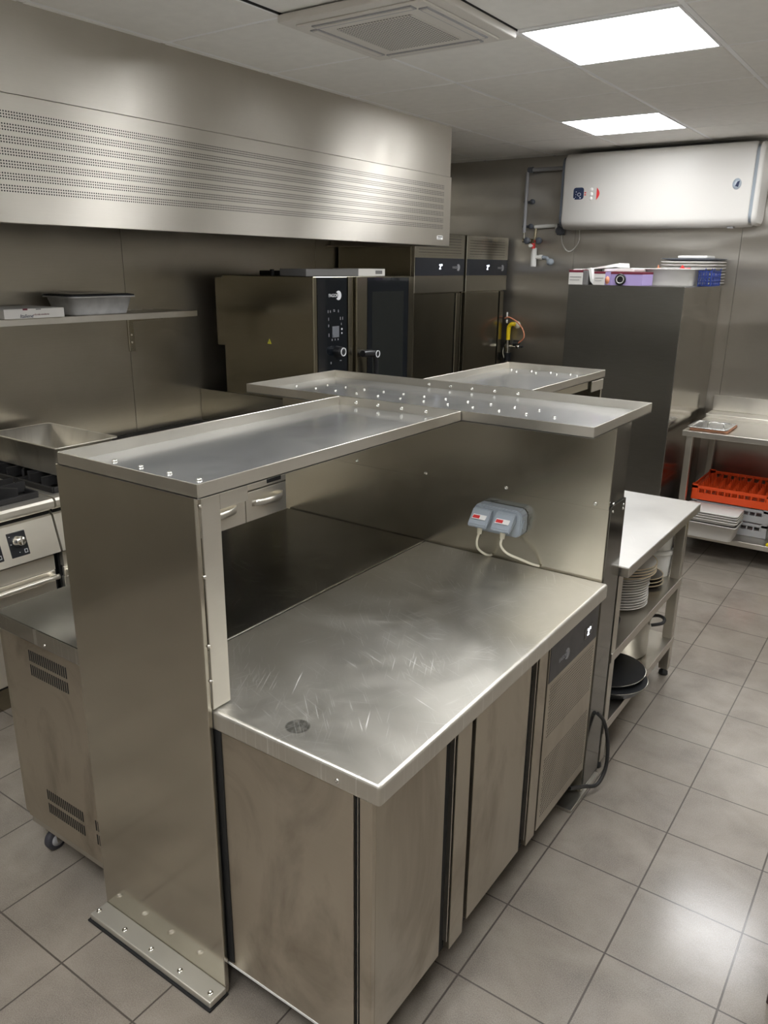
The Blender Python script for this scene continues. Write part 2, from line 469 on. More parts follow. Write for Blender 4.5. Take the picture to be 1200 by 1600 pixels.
# ------------------------------------------------------------------ room shell
b = MB(); b.box(XW-.1, XR+.1, YN-.1, YB+.1, -0.06, 0, 0); struct(b.build('floor', 'floor'))
# left wall: steel panels with fine open seams
b = MB(); b.box(XW-.10, XW-.012, YN, YB+.1, 0, ZC, 0, 1)
ys = [YN, -0.22, 1.28, 2.778, 4.38, YB]
for i in range(len(ys)-1): b.box(XW-.012, XW, ys[i]+.0015, ys[i+1]-.0015, 0, ZC, 0.0008, 0)
struct(b.build('wall_left', ['wall_steel', 'edge_dark']))
b = MB(); b.box(XW, XR, YB+.012, YB+.1, 0, ZC, 0, 1)
xs = [XW, -2.45, -1.25, 0.0, XR]
for i in range(len(xs)-1): b.box(xs[i]+.001, xs[i+1]-.001, YB, YB+.012, 0, ZC, 0.0008, 0)
struct(b.build('wall_back', ['wall_back', 'edge_dark']))
b = MB(); b.box(XR, XR+.1, YN, YB+.1, 0, ZC, 0); struct(b.build('wall_right', 'wall_paint'))
b = MB(); b.box(XW, XR, YN-.1, YN, 0, ZC, 0); struct(b.build('wall_front', 'wall_paint'))

# suspended ceiling: tiles between T-bars
PX, PY = 0.595, 0.595
gx0, gy0 = -0.88, 2.92
LIGHTS = [(-1, 0), (-2, 3), (0, 3), (1, 0), (0, -3), (-2, -5), (1, -6), (-1, -6)]
AC = (-2, -1)
b = MB()
b.box(XW, XR, YN, YB, ZC+.02, ZC+.05, 0, 0)
i0, i1 = int((XW-gx0)/PX)-1, int((XR-gx0)/PX)+1
j0, j1 = int((YN-gy0)/PY)-1, int((YB-gy0)/PY)+1
for i in range(i0, i1+1):
    for j in range(j0, j1+1):
        if (i, j) in LIGHTS or (i, j) == AC: continue
        xa, xb = max(XW, gx0+i*PX+.010), min(XR, gx0+(i+1)*PX-.010)
        ya, yb = max(YN, gy0+j*PY+.010), min(YB, gy0+(j+1)*PY-.010)
        if xb-xa < .02 or yb-ya < .02: continue
        dz = 0.0
        if (i, j) in ((-2, -2), (-1, -1)): dz = 0.006
        b.box(xa, xb, ya, yb, ZC+dz, ZC+.018, 0.003, 0)
for i in range(i0, i1+2):
    x = gx0+i*PX
    if XW < x < XR: b.box(x-.0095, x+.0095, YN, YB, ZC+.002, ZC+.014, 0.0006, 1)
for j in range(j0, j1+2):
    y = gy0+j*PY
    if YN < y < YB: b.box(XW, XR, y-.0095, y+.0095, ZC+.0025, ZC+.014, 0.0006, 1)
# open dark joints beside the two tiles that sit badly
b.box(gx0-2*PX+.010, gx0-2*PX+.014, gy0-2*PY+.02, gy0-PY-.01, ZC-.001, ZC+.010, 0, 2)
b.box(gx0-2*PX+.010, gx0-PX-.01, gy0-PY-.014, gy0-PY-.010, ZC-.001, ZC+.010, 0, 2)
b.box(gx0-PX+.010, gx0-PX+.014, gy0-PY+.02, gy0-.01, ZC-.001, ZC+.010, 0, 2)
struct(b.build('ceiling', ['ceil', 'tbar', 'edge_dark']))

light0 = None
LL = ['square ceiling light panel in front of the air conditioner, nearest one in view',
      'smaller-looking ceiling light panel near the far wall, left of the white water heater',
      'ceiling light panel by the far wall on the right-hand side of the room',
      'ceiling light panel over the right-hand aisle beside the camera',
      'ceiling light panel just ahead of where the camera stands',
      'ceiling light panel over the near left corner of the room',
      'ceiling light panel behind the camera on the right-hand side',
      'ceiling light panel behind the camera above the middle of the room']
for k, (i, j) in enumerate(LIGHTS):
    xa, ya = gx0+i*PX, gy0+j*PY
    if light0 is None:
        light0 = thing('ceiling_light', (xa+PX/2, ya+PY/2, ZC), LL[k], 'light', 'ceiling light panels')
        f = MB()
        o = .010; q = .019
        f.box(xa+o, xa+PX-o, ya+o, ya+q, ZC-.002, ZC+.012, .001); f.box(xa+o, xa+PX-o, ya+PY-q, ya+PY-o, ZC-.002, ZC+.012, .001)
        f.box(xa+o, xa+q, ya+q, ya+PY-q, ZC-.002, ZC+.012, .001); f.box(xa+PX-q, xa+PX-o, ya+q, ya+PY-q, ZC-.002, ZC+.012, .001)
        f.build('frame', 'tbar', light0)
        d = MB(); d.box(xa+q, xa+PX-q, ya+q, ya+PY-q, ZC+.001, ZC+.010, 0); d.build('diffuser', 'lamp', light0)
        p0 = Vector(light0.location)
    else:
        c = copy_tree(light0); c.location = (xa+PX/2, ya+PY/2, ZC); c['label'] = LL[k]

# cassette air conditioner
cx, cy = -1.765, 2.60
t = thing('air_conditioner', (cx, cy, 2.64), 'square beige ceiling cassette air conditioner with a central grille', 'air conditioner')
b = MB()
b.box(cx-.305, cx+.305, cy-.305, cy+.305, 2.645, ZC+.002, 0.006, 0, seg=2)
b.box(cx-.26, cx+.26, cy-.26, cy+.26, 2.638, 2.646, 0.003, 0)
b.build('casing', 'ac', t)
g = MB(); g.box(cx-.155, cx+.155, cy-.165, cy+.165, 2.634, 2.640, 0.002); g.build('grille', 'ac_grille', t)
for (xa, xb, ya, yb) in ((-.20, .20, -.238, -.212), (-.20, .20, .212, .238), (-.238, -.212, -.2, .2), (.212, .238, -.2, .2)):
    g = MB(); g.box(cx+xa-.004, cx+xb+.004, cy+ya-.004, cy+yb+.004, 2.634, 2.6385, 0, 1)
    g.box(cx+xa+.002, cx+xb-.002, cy+ya+.002, cy+yb-.007, 2.632, 2.637, 0.001, 0)
    g.build('air_louvre', ['ac', 'pipe'], t)

# ------------------------------------------------------------------ extractor hood
HX, HY, HZ = -2.69, 4.56, 1.98
t = thing('extractor_hood', (-3.17, 1.6, HZ), 'long steel extractor hood with rows of perforations over the cooking line', 'extractor hood')
b = MB()
b.box(HX-.02, HX-.006, YN+.3, HY-.004, 2.389, ZC+.004, .001)
b.box(XW, HX-.02, HY-.018, HY-.004, 2.389, ZC+.004, .001)
b.build('upper_panel', 'hood', t)
b = MB(); b.box(HX-.02, HX, YN+.3, HY, HZ, 2.387, .0015, seg=2); b.build('perforated_front', 'hood_perf', t)
b = MB(); b.box(XW, HX-.02, HY-.02, HY, HZ, 2.387, .0015)
b.box(XW, HX-.02, YN+.3, YN+.32, HZ, 2.5, .0015)
b.box(HX-.075, HX-.0205, YN+.3, HY-.02, HZ+.001, HZ+.012, .001)     # lower gutter lip
b.box(XW+.001, HX-.075, HY-.07, HY-.0205, HZ+.001, HZ+.012, .001)
b.build('end_panel', 'hood', t)
b = MB()
y = -1.0
while y < HY-.5:
    b.prism([(XW+.02, 2.05), (HX-.09, 2.24), (HX-.09, 2.27), (XW+.02, 2.08)], 'y', y, y+.48, 0)
    y += .5
b.box(XW+.002, HX-.021, YN+.32, HY-.021, 2.36, 2.38, 0, 1)
b.build('grease_filter', ['appliance', 'iron'], t)
b = MB(); b.box(HX, HX+.0012, 4.405, 4.475, 2.016, 2.040, .0004, 0)
b.box(HX+.001, HX+.0018, 4.413, 4.467, 2.029, 2.036, 0, 1); b.box(HX+.001, HX+.0018, 4.413, 4.452, 2.020, 2.0235, 0, 1)
b.build('maker_plate', ['paper', 'carton_grey'], t)

# ------------------------------------------------------------------ folding trays (open, rimmed)
def tray(name, x0, x1, y0, y1, zt, parent, h=0.034, skip=(), bev=0.001):
    """sheet tray: floor plus four upstands"""
    th = 0.003; zb = zt-h
    b = MB()
    b.box(x0, x1, y0, y1, zb, zb+.004, .0005, 1)
    b.box(x0, x1, y0, y0+th, zb, zt, bev, 0); b.box(x0, x1, y1-th, y1, zb, zt, bev, 0)
    b.box(x0, x0+th, y0+th, y1-th, zb, zt, bev, 0); b.box(x1-th, x1, y0+th, y1-th, zb, zt, bev, 0)
    return b.build(name, ['rim', 'tray'], parent)

# near gantry: tray on a tall end panel
t = thing('overhead_shelf', (-1.47, 1.2, 0), 'near steel overhead shelf, rimmed top carried by the tall end panel bolted to the floor', 'shelf', 'overhead shelves of the island')
tray('tray', -1.722, -1.224, 1.070, 2.186, 1.410, t)
b = MB()
b.box(-1.745, -1.243, 1.076, 1.090, 0.004, 1.376, .0015, 0)
b.build('end_panel', 'pillar', t)
b = MB()
b.box(-1.745, -1.240, 1.018, 1.076, 0.006, 0.026, .003, 0, seg=2)
b.box(-1.752, -1.236, 1.012, 1.080, 0.0, 0.006, .001, 1)
b.build('base_flange', ['flange', 'edge_dark'], t)
screws([(-1.733, 1.04, .026), (-1.614, 1.04, .026), (-1.499, 1.04, .026), (-1.380, 1.04, .026), (-1.262, 1.04, .026)], 'z', t, .0085, .0025)
b = MB()
b.box(-1.243, -1.238, 1.090, 1.145, 0.856, 1.374, .001, 0)
b.box(-1.243, -1.238, 1.145, 1.232, 1.334, 1.374, .001, 0)
b.box(-1.7, -1.243, 1.090, 1.12, 1.345, 1.3755, .001, 0)
b.build('side_flange', 'rim', t)
for (y, z) in ((1.091, 1.355), (1.091, 1.19), (1.091, 1.02), (1.0915, .93), (1.15, 1.375), (1.20, 1.3755)):
    b = MB(); b.lathe([(.005, -.002), (.004, .002), (.0001, .003)], (-1.240, y, z), 8, 0, 'x'); b.build('weld_bead', 'rim', t)
screws([(-1.632, 1.167, 1.380), (-1.534, 1.169, 1.380), (-1.432, 1.17, 1.380), (-1.332, 1.172, 1.380)], 'z', t, .007, .005)
screws([(-1.645, 2.183, 1.394), (-1.55, 2.183, 1.394), (-1.452, 2.183, 1.394), (-1.355, 2.183, 1.394), (-1.257, 2.183, 1.394)], '-y', t, .0065, .004)

# cross gantry: partition behind the worktop with a tray across the top
t = thing('overhead_shelf', (-1.48, 2.49, 0), 'crosswise steel overhead shelf on the tall partition panel that holds the sockets', 'shelf', 'overhead shelves of the island')
tray('tray', -2.185, -0.782, 2.190, 2.745, 1.410, t)
b = MB(); b.box(-2.2, -0.788, 2.412, 2.420, 1.100, 1.3755, .0008); b.build('upper_panel', 'panel', t)
b = MB(); b.box(-2.2, -0.788, 2.416, 2.424, 0.012, 1.100, .0008)
b.box(-2.2, -2.192, 2.424, 2.56, 0.012, 1.374, .0008); b.box(-2.2, -.80, 2.562, 2.568, .012, 1.374, .0008)
b.build('lower_panel', 'panel', t)
b = MB()
b.box(-.799, -.790, 2.4245, 2.566, 1.108, 1.374, .001)
b.build('upper_end_channel', 'mirror', t)
b = MB()
b.box(-.799, -.784, 2.4245, 2.572, 0.012, 1.108, .001)
b.build('lower_end_channel', 'mirror', t)
b = MB()
b.box(-2.19, -.776, 2.30, 2.572, 0.0, 0.012, .002, 0)
b.build('base_flange', 'rim', t)
screws([(-.786, 2.445, 1.088), (-.786, 2.445, 1.115), (-.786, 2.55, 1.088), (-.786, 2.55, 1.075)], 'x', t, .005, .004)
screws([(-1.812, 2.412, 1.115), (-1.491, 2.412, 1.115), (-1.158, 2.412, 1.115), (-.834, 2.412, 1.115), (-2.08, 2.412, 1.115)], '-y', t, .007, .0035)
pts = []
for k in range(12):
    pts.append((-2.13+.1025*k, 2.420, 1.380))
    if k < 11: pts.append((-2.045+.094*k+.0005*k, 2.516, 1.380))
screws(pts, 'z', t, .0055, .004)
screws([(-1.69, 2.742, 1.392), (-1.59, 2.742, 1.392), (-1.49, 2.742, 1.392), (-1.39, 2.742, 1.392), (-1.29, 2.742, 1.392)], '-y', t, .0065, .004)

# far gantry
t = thing('overhead_shelf', (-1.485, 3.5, 0), 'far steel overhead shelf of the island, behind the crosswise one', 'shelf', 'overhead shelves of the island')
tray('tray', -1.728, -1.238, 2.752, 3.545, 1.410, t)
b = MB(); b.box(-1.73, -1.245, 3.525, 3.539, 0.0, 1.376, .0015)
b.box(-1.25, -1.2455, 3.40, 3.525, 1.325, 1.374, .001)
b.box(-1.72, -1.25, 2.76, 3.52, 1.340, 1.3755, .001)
b.build('end_panel', 'pillar', t)
b = MB(); b.box(-1.243, -1.238, 3.39, 3.53, 1.325, 1.372, .001); b.build('bracket', 'rim', t)
screws([(-1.679, 3.477, 1.380), (-1.631, 3.431, 1.380), (-1.584, 3.5, 1.380), (-1.536, 3.443, 1.380), (-1.486, 3.5, 1.380), (-1.439, 3.459, 1.380), (-1.387, 3.5, 1.380), (-1.345, 3.474, 1.380)], 'z', t, .0055, .004)

# ------------------------------------------------------------------ undercounter fridges
def castor(x, y, parent, zt=.085):
    b = MB(); b.box(x-.03, x+.03, y-.03, y+.03, zt-.004, zt, .001)
    b.prism([(y-.012, zt-.004), (y+.02, zt-.004), (y+.012, .03), (y-.006, .03)], 'x', x-.019, x-.016); b.prism([(y-.012, zt-.004), (y+.02, zt-.004), (y+.012, .03), (y-.006, .03)], 'x', x+.016, x+.019)
    f = b.build('castor', 'chrome', parent)
    w_ = MB(); w_.lathe([(.018, -.013), (.034, -.012), (.037, -.008), (.037, .008), (.034, .012), (.018, .013)], (x, y, .037), 28, 0, 'x')
    w_.lathe([(.001, -.0145), (.022, -.014), (.022, .014), (.001, .0145)], (x, y, .037), 24, 1, 'x')
    w_.build('wheel', ['rubber', 'castor'], f)

# right-hand unit
t = thing('undercounter_fridge', (-1.12, 1.75, 0), 'right-hand undercounter fridge with scratched worktop, two doors facing the aisle and a vented panel', 'fridge', 'undercounter fridges of the island')
b = MB()
b.box(-1.484, -.762, 1.092, 2.409, 0.797, 0.850, .0095, 0, seg=4)
top1 = b.build('worktop', 'top', t)
b = MB()
b.box(-1.470, -.835, 1.098, 1.110, 0.088, .797, .0012, 0)
b.box(-.8185, -.786, 1.098, 1.115, 0.100, .797, .002, 0)
b.build('side_panel', 'side', t)
b = MB(); b.box(-.835, -.8185, 1.106, 1.112, .10, .797, 0, 1); b.box(-.8265, -.8245, 1.102, 1.108, .10, .797, 0, 0)
b.build('corner_channel', ['steel', 'edge_dark'], t)
b = MB(); b.box(-1.262, -1.226, 1.0955, 1.099, .10, .797, 0); b.build('rear_channel', 'edge_dark', t)
b = MB(); b.box(-1.465, -.803, 1.112, 2.40, .105, .796, 0); b.build('cabinet_body', 'edge_dark', t)
b = MB(); b.box(-1.468, -.84, 1.0965, 1.104, .082, .090, .001); b.build('bottom_strip', 'paper', t)
for (y0, y1, z0) in ((1.112, 1.400, .135), (1.548, 1.872, .135)):
    b = MB(); b.box(-.802, -.785, y0, y1, z0, .789, .0015, 0, seg=2)
    d = b.build('door', 'door', t)
    h = MB(); h.box(-.802, -.798, y1, y1+.05, z0+.01, .788, 0, 1)
    h.box(-.802, -.786, y1+.040, y1+.0435, z0+.01, .788, .0005, 0)
    h.build('handle_channel', ['steel', 'edge_dark'], d)
b = MB(); b.box(-.802, -.783, 1.452, 1.522, .112, .789, .0015, seg=2); b.build('door_post', 'door', t)
b = MB(); b.box(-.802, -.783, 1.924, 1.985, .118, .789, .0015, seg=2); b.build('door_post', 'door', t)
b = MB(); b.box(-.802, -.785, 2.003, 2.407, .120, .789, .0015, seg=2)
c = b.build('compressor_panel', 'comp', t)
h = MB(); h.box(-.786, -.7835, 2.006, 2.404, .652, .784, .0008); bd = h.build('control_band', 'band', c)
h = MB(); fagor(h, -.7830, 2.075, .700, .030); h.build('brand_mark', 'logo_dim', bd) if False else h.build('brand_mark', 'logo_dim', c)
h = MB(); h.box(-.7836, -.7826, 2.285, 2.352, .685, .727, .0003, 0); h.text('2°', .034, face_x(-.7822, 2.308, .694), 1)
h.build('display', ['black_gloss', 'led'], c)
b = MB(); screw(b, (-.872, 1.0925, .818), '-y', .006, .003); b.build('screw', 'chrome', t)
for (x, y) in ((-1.40, 1.17), (-.86, 1.17), (-1.40, 2.33), (-.87, 2.26)): castor(x, y, t, .105)

# left-hand unit, doors face the cooking line
t = thing('undercounter_fridge', (-1.83, 1.75, 0), 'left-hand undercounter fridge on castors with vent slots in its end panel, beside the range', 'fridge', 'undercounter fridges of the island')
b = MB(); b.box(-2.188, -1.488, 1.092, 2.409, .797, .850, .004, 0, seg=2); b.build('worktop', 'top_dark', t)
b = MB(); b.box(-2.165, -1.50, 1.098, 1.108, .128, .797, .0012, 0)
for (x0, x1, zc, n) in ((-2.030, -1.85, .748, 18), (-2.030, -1.85, .700, 18), (-2.035, -1.855, .262, 18), (-2.035, -1.855, .212, 18), (-1.79, -1.52, .262, 26), (-1.79, -1.52, .212, 26)):
    for k in range(n):
        x = x0+(x1-x0)*k/(n-1); b.box(x-.0027, x+.0027, 1.0974, 1.0985, zc-.018, zc+.018, 0, 1)
b.build('side_panel', ['side', 'edge_dark'], t)
b = MB(); b.box(-2.165, -1.505, 1.108, 2.405, .12, .797, 0); b.build('cabinet_body', 'appliance', t)
b = MB(); b.box(-2.16, -1.52, 1.104, 2.39, .100, .120, .001); b.build('chassis', 'steel', t)
for (y0, y1) in ((1.10, 1.50), (1.54, 1.95)):
    b = MB(); b.box(-2.185, -2.166, y0, y1, .135, .789, .0015); b.build('door', 'door', t)
b = MB(); b.box(-2.182, -2.166, 2.0, 2.40, .135, .789, .0015); b.build('compressor_panel', 'side', t)
screws([(-2.165, 1.0925, .815), (-1.93, 1.0925, .812)], '-y', t, .005, .003)
for (x, y) in ((-2.100, 1.140), (-1.58, 1.16), (-2.08, 2.32), (-1.58, 2.32)): castor(x, y, t, .100)

# ------------------------------------------------------------------ sockets and leads on the partition
t = thing('double_socket', (-1.165, 2.412, .955), 'grey weatherproof double socket on the steel partition with two leads plugged in', 'socket')
b = MB()
b.prism([(-1.245, .955), (-1.085, .955), (-1.070, .970), (-1.070, 1.035), (-1.085, 1.052), (-1.245, 1.052), (-1.258, 1.035), (-1.258, .970)], 'y', 2.366, 2.4155, 0, .004)
b.cyl((-1.07, 2.39, 1.0), (-1.067, 2.39, 1.0), .017, m=0); b.cyl((-1.215, 2.39, 1.051), (-1.215, 2.39, 1.055), .015, m=0)
b.build('housing', 'grey_pl', t)
for cx_ in (-1.215, -1.125):
    b = MB()
    b.prism([(2.366, 1.043), (2.350, 1.040), (2.312, .992), (2.312, .982), (2.320, .982), (2.366, 1.010)], 'x', cx_-.036, cx_+.036, 0, .003)
    l = b.build('flap', 'grey_pl', t)
    m_ = Matrix.Translation((cx_, 2.3300, 1.0165)) @ Matrix.Rotation(math.radians(-51.6)+PI/2, 4, 'X')
    b = MB()
    b.box(-.026, .026, -.010, .010, 0, .0012, 0, 0, mat=m_); b.box(-.024, .002, -.007, .006, .0012, .0016, 0, 1, mat=m_)
    b.build('label_sticker', ['paper', 'red'], l)
def lead(pts, lab, px, py, pz):
    t = thing('power_lead', (px, py, pz), lab, 'cable')
    b = MB(); b.tube(pts, .0045, 10); b.build('cord', 'cream', t)
    b = MB(); p = Vector(pts[0]); b.cyl(p+Vector((0, .004, .036)), p+Vector((0, .001, -.004)), .012, .008, 14); b.build('plug', 'cream', t)
lead([(-1.215, 2.335, .957), (-1.222, 2.334, .925), (-1.220, 2.342, .895), (-1.207, 2.368, .870), (-1.200, 2.398, .856), (-1.200, 2.4095, .8545)],
     'cream power lead hanging from the left outlet of the grey double socket', -1.215, 2.33, .85)
lead([(-1.125, 2.335, .957), (-1.127, 2.332, .930), (-1.105, 2.336, .905), (-1.065, 2.352, .888), (-1.030, 2.385, .866), (-1.013, 2.4095, .8545)],
     'cream power lead curving right from the right outlet of the grey double socket', -1.125, 2.33, .85)
b = MB(); b.tube([(-.79, 2.30, .10), (-.772, 2.40, .055), (-.745, 2.47, .035), (-.735, 2.52, .09), (-.745, 2.535, .19), (-.762, 2.52, .27), (-.778, 2.49, .31)], .007, 10)
tag(b.build('power_cable', 'cable'), 'black power cable looping from under the fridge round the foot of the partition', 'cable')

# ------------------------------------------------------------------ prep table behind the partition
t = thing('prep_table', (-1.02, 3.08, 0), 'narrow steel prep table with two lower shelves behind the partition', 'table')
TX0, TX1, TY0, TY1 = -1.27, -.752, 2.590, 3.575
b = MB(); b.box(TX0, TX1, TY0, TY1, .812, .849, .002, 1); b.box(TX0, TX1, TY0, TY1, .8485, .852, .0015, 0); b.build('table_top', ['table_top', 'steel'], t)
for (x, y) in ((TX0+.045, TY0+.035), (TX1-.055, TY0+.035), (TX0+.045, TY1-.055), (TX1-.055, TY1-.055)):
    b = MB(); b.box(x-.022, x+.022, y-.022, y+.022, .035, .812, .003, seg=2); l = b.build('leg', 'steel', t)
    b = MB(); b.lathe([(.012, .035), (.012, .022), (.020, .018), (.022, .003), (.018, 0)], (x, y, 0), 16); b.build('foot', 'black', l)
for (z, nm) in ((.500, 'middle_shelf'), (.200, 'lower_shelf')):
    b = MB(); b.box(TX0+.022, TX1-.030, TY0+.012, TY1-.035, z-.038, z, .002, seg=2); b.build(nm, 'steel', t)

# plates: tall stack on the middle shelf
def plate(x, y, z, r, mats, label, group, name='plate', rim=1, rot=0):
    b = MB()
    prof = [(.0001, .004), (r*.60, .004), (r*.66, .006), (r*.97, .017)]
    b.lathe(prof, (x, y, z), 44, 0)
    b.lathe([(r*.97, .017), (r, .0185), (r*.99, .0145)], (x, y, z), 44, 1, caps=False)
    b.lathe([(r*.99, .0145), (r*.68, .002), (r*.58, 0), (.0001, 0)], (x, y, z), 44, 0)
    o = b.build(name, mats, origin=(x, y, z)); tag(o, label, 'plate', group); return o
px_, py_ = -.940, 3.085
ORD = ['lowest', 'second', 'third', 'fourth', 'fifth', 'sixth', 'seventh', 'eighth', 'ninth', 'tenth', 'eleventh', 'twelfth']
first = plate(px_, py_, .5005, .130, ['ceramic', 'ceramic'], 'lowest white dinner plate of the tall stack on the prep table', 'white plates in the tall stack')
for k in range(1, 12):
    c = first.copy(); COL.objects.link(c); c.location = (px_+random.uniform(-.003, .003), py_+random.uniform(-.003, .003), .5005+.0118*k)
    c['label'] = ORD[k] + ' white dinner plate from the bottom of the tall stack on the prep table'
zt = .5005+.0118*12
for k in range(4):
    lab = ['lowest tan-rimmed dinner plate, just above the white ones in the tall stack', 'tan-rimmed dinner plate second above the white ones in the tall stack', 'tan-rimmed dinner plate directly under the topmost plate of the tall stack', 'topmost tan-rimmed dinner plate of the tall stack on the prep table'][k]
    plate(px_+.006, py_+.006, zt+.0125*k, .144, ['ceramic', 'tan'], lab, 'tan-rimmed plates on the tall stack')
for k, lab in enumerate(['lowest dark plate of the short stack beside the white tubs', 'middle dark plate with tan rim in the short stack', 'top dark glazed plate of the short stack beside the tall one']):
    plate(-.925, 3.362, .5005+.016*k, .102-.002*k, ['dark_cer', 'tan'], lab, 'dark plates in the short stack')
# white tubs
def tub(x, y, z, r, h, lab):
    t = thing('food_tub', (x, y, z), lab, 'tub', 'white plastic food tubs')
    b = MB(); b.lathe([(.0001, 0), (r*.84, 0), (r*.86, .004), (r*.97, h), (r*.94, h), (r*.83, .006), (.0001, .006)], (x, y, z), 36); b.build('tub_body', 'white_pl', t)
    b = MB(); b.lathe([(r*1.0, h-.012), (r*1.02, h-.010), (r*1.02, h+.004), (r*.9, h+.006), (.0001, h+.003)], (x, y, z), 36); b.build('lid', 'white_pl', t)
tub(-.905, 3.520, .5005, .077, .120, 'round white plastic tub at the back of the prep table middle shelf')
tub(-.905, 3.521, .6275, .076, .085, 'smaller white lidded tub standing on top of the other tub')
# dark pan on the middle shelf, near end
t = thing('saucepan', (-.900, 2.80, .50), 'black saucepan behind the near leg on the prep table middle shelf', 'pan')
# large pot on the lower shelf
t2 = thing('stock_pot', (-.965, 3.25, .2), 'steel cooking pot with loop handles on the lower shelf of the prep table', 'pot')
b = MB(); r, h = .135, .175
b.lathe([(.0001, 0), (r-.01, 0), (r, .01), (r, h), (r+.005, h+.002), (r+.004, h+.006), (r-.004, h+.004), (r-.004, .012), (.0001, .006)], (-.965, 3.25, .2005), 44); b.build('pot_body', 'pot', t2)
for s in (-1, 1):
    b = MB(); q = .50
    d = Vector((math.cos(q), math.sin(q), 0))*s; e = Vector((-d.y, d.x, 0)); c0 = Vector((-.965, 3.25, .2+h-.03))
    b.tube([c0+d*(r-.002)-e*.045, c0+d*(r+.045)-e*.040+Vector((0, 0, .010)), c0+d*(r+.062)+Vector((0, 0, .014)), c0+d*(r+.045)+e*.040+Vector((0, 0, .010)), c0+d*(r-.002)+e*.045], .0075, 10)
    b.build('handle', 'iron', t2)
b = MB(); b.lathe([(.0001, 0), (.058, 0), (.068, .010), (.072, .045), (.069, .045), (.064, .010), (.0001, .004)], (-.900, 2.80, .5005), 32); b.build('pan_body', 'black', t)
b = MB(); b.tube([(-.965, 2.80, .54), (-1.03, 2.80, .545), (-1.11, 2.80, .55)], .008); b.build('handle', 'black', t)
def fry(x, y, z, r, lab, tilt, m2):
    t = thing('frying_pan', (x, y, z), lab, 'pan', 'frying pans on the lower shelf'); t.rotation_euler = tilt
    h = .042
    b = MB(); b.lathe([(.0001, 0), (r*.76, 0), (r*.82, .006), (r*.99, h), (r*1.0, h+.002)], (x, y, z), 56, 0)
    b.lathe([(r*1.0, h+.002), (r*.985, h+.003)], (x, y, z), 56, 1, caps=False)
    b.lathe([(r*.985, h+.003), (r*.80, .009), (r*.76, .005), (.0001, .004)], (x, y, z), 56, 0)
    b.build('pan_body', m2, t)
    b = MB(); b.box(x-r-.17, x-r+.02, y-.011, y+.011, z+.028, z+.038, .004, seg=2); b.build('handle', 'black', t)
fry(-.882, 2.905, .2015, .160, 'lower of two dark frying pans sticking out of the prep table lower shelf', (0, 0, 0), ['pan_grey', 'chrome'] if 'pan_grey' in M else ['black', 'chrome'])
fry(-.893, 2.930, .2190, .155, 'upper of two dark frying pans, nested on the one below', (math.radians(2), math.radians(-3), 0), ['black', 'chrome'])
# scraper hanging below the table top
t = thing('scraper', (-.84, 3.56, .59), 'small white and black tool hanging below the far end of the prep table', 'kitchen tool')
b = MB(); b.box(-.852, -.826, 3.556, 3.562, .655, .812, .002); b.build('blade', 'white_pl', t)
b = MB(); b.box(-.853, -.824, 3.552, 3.566, .590, .655, .004); b.build('grip', 'black', t)

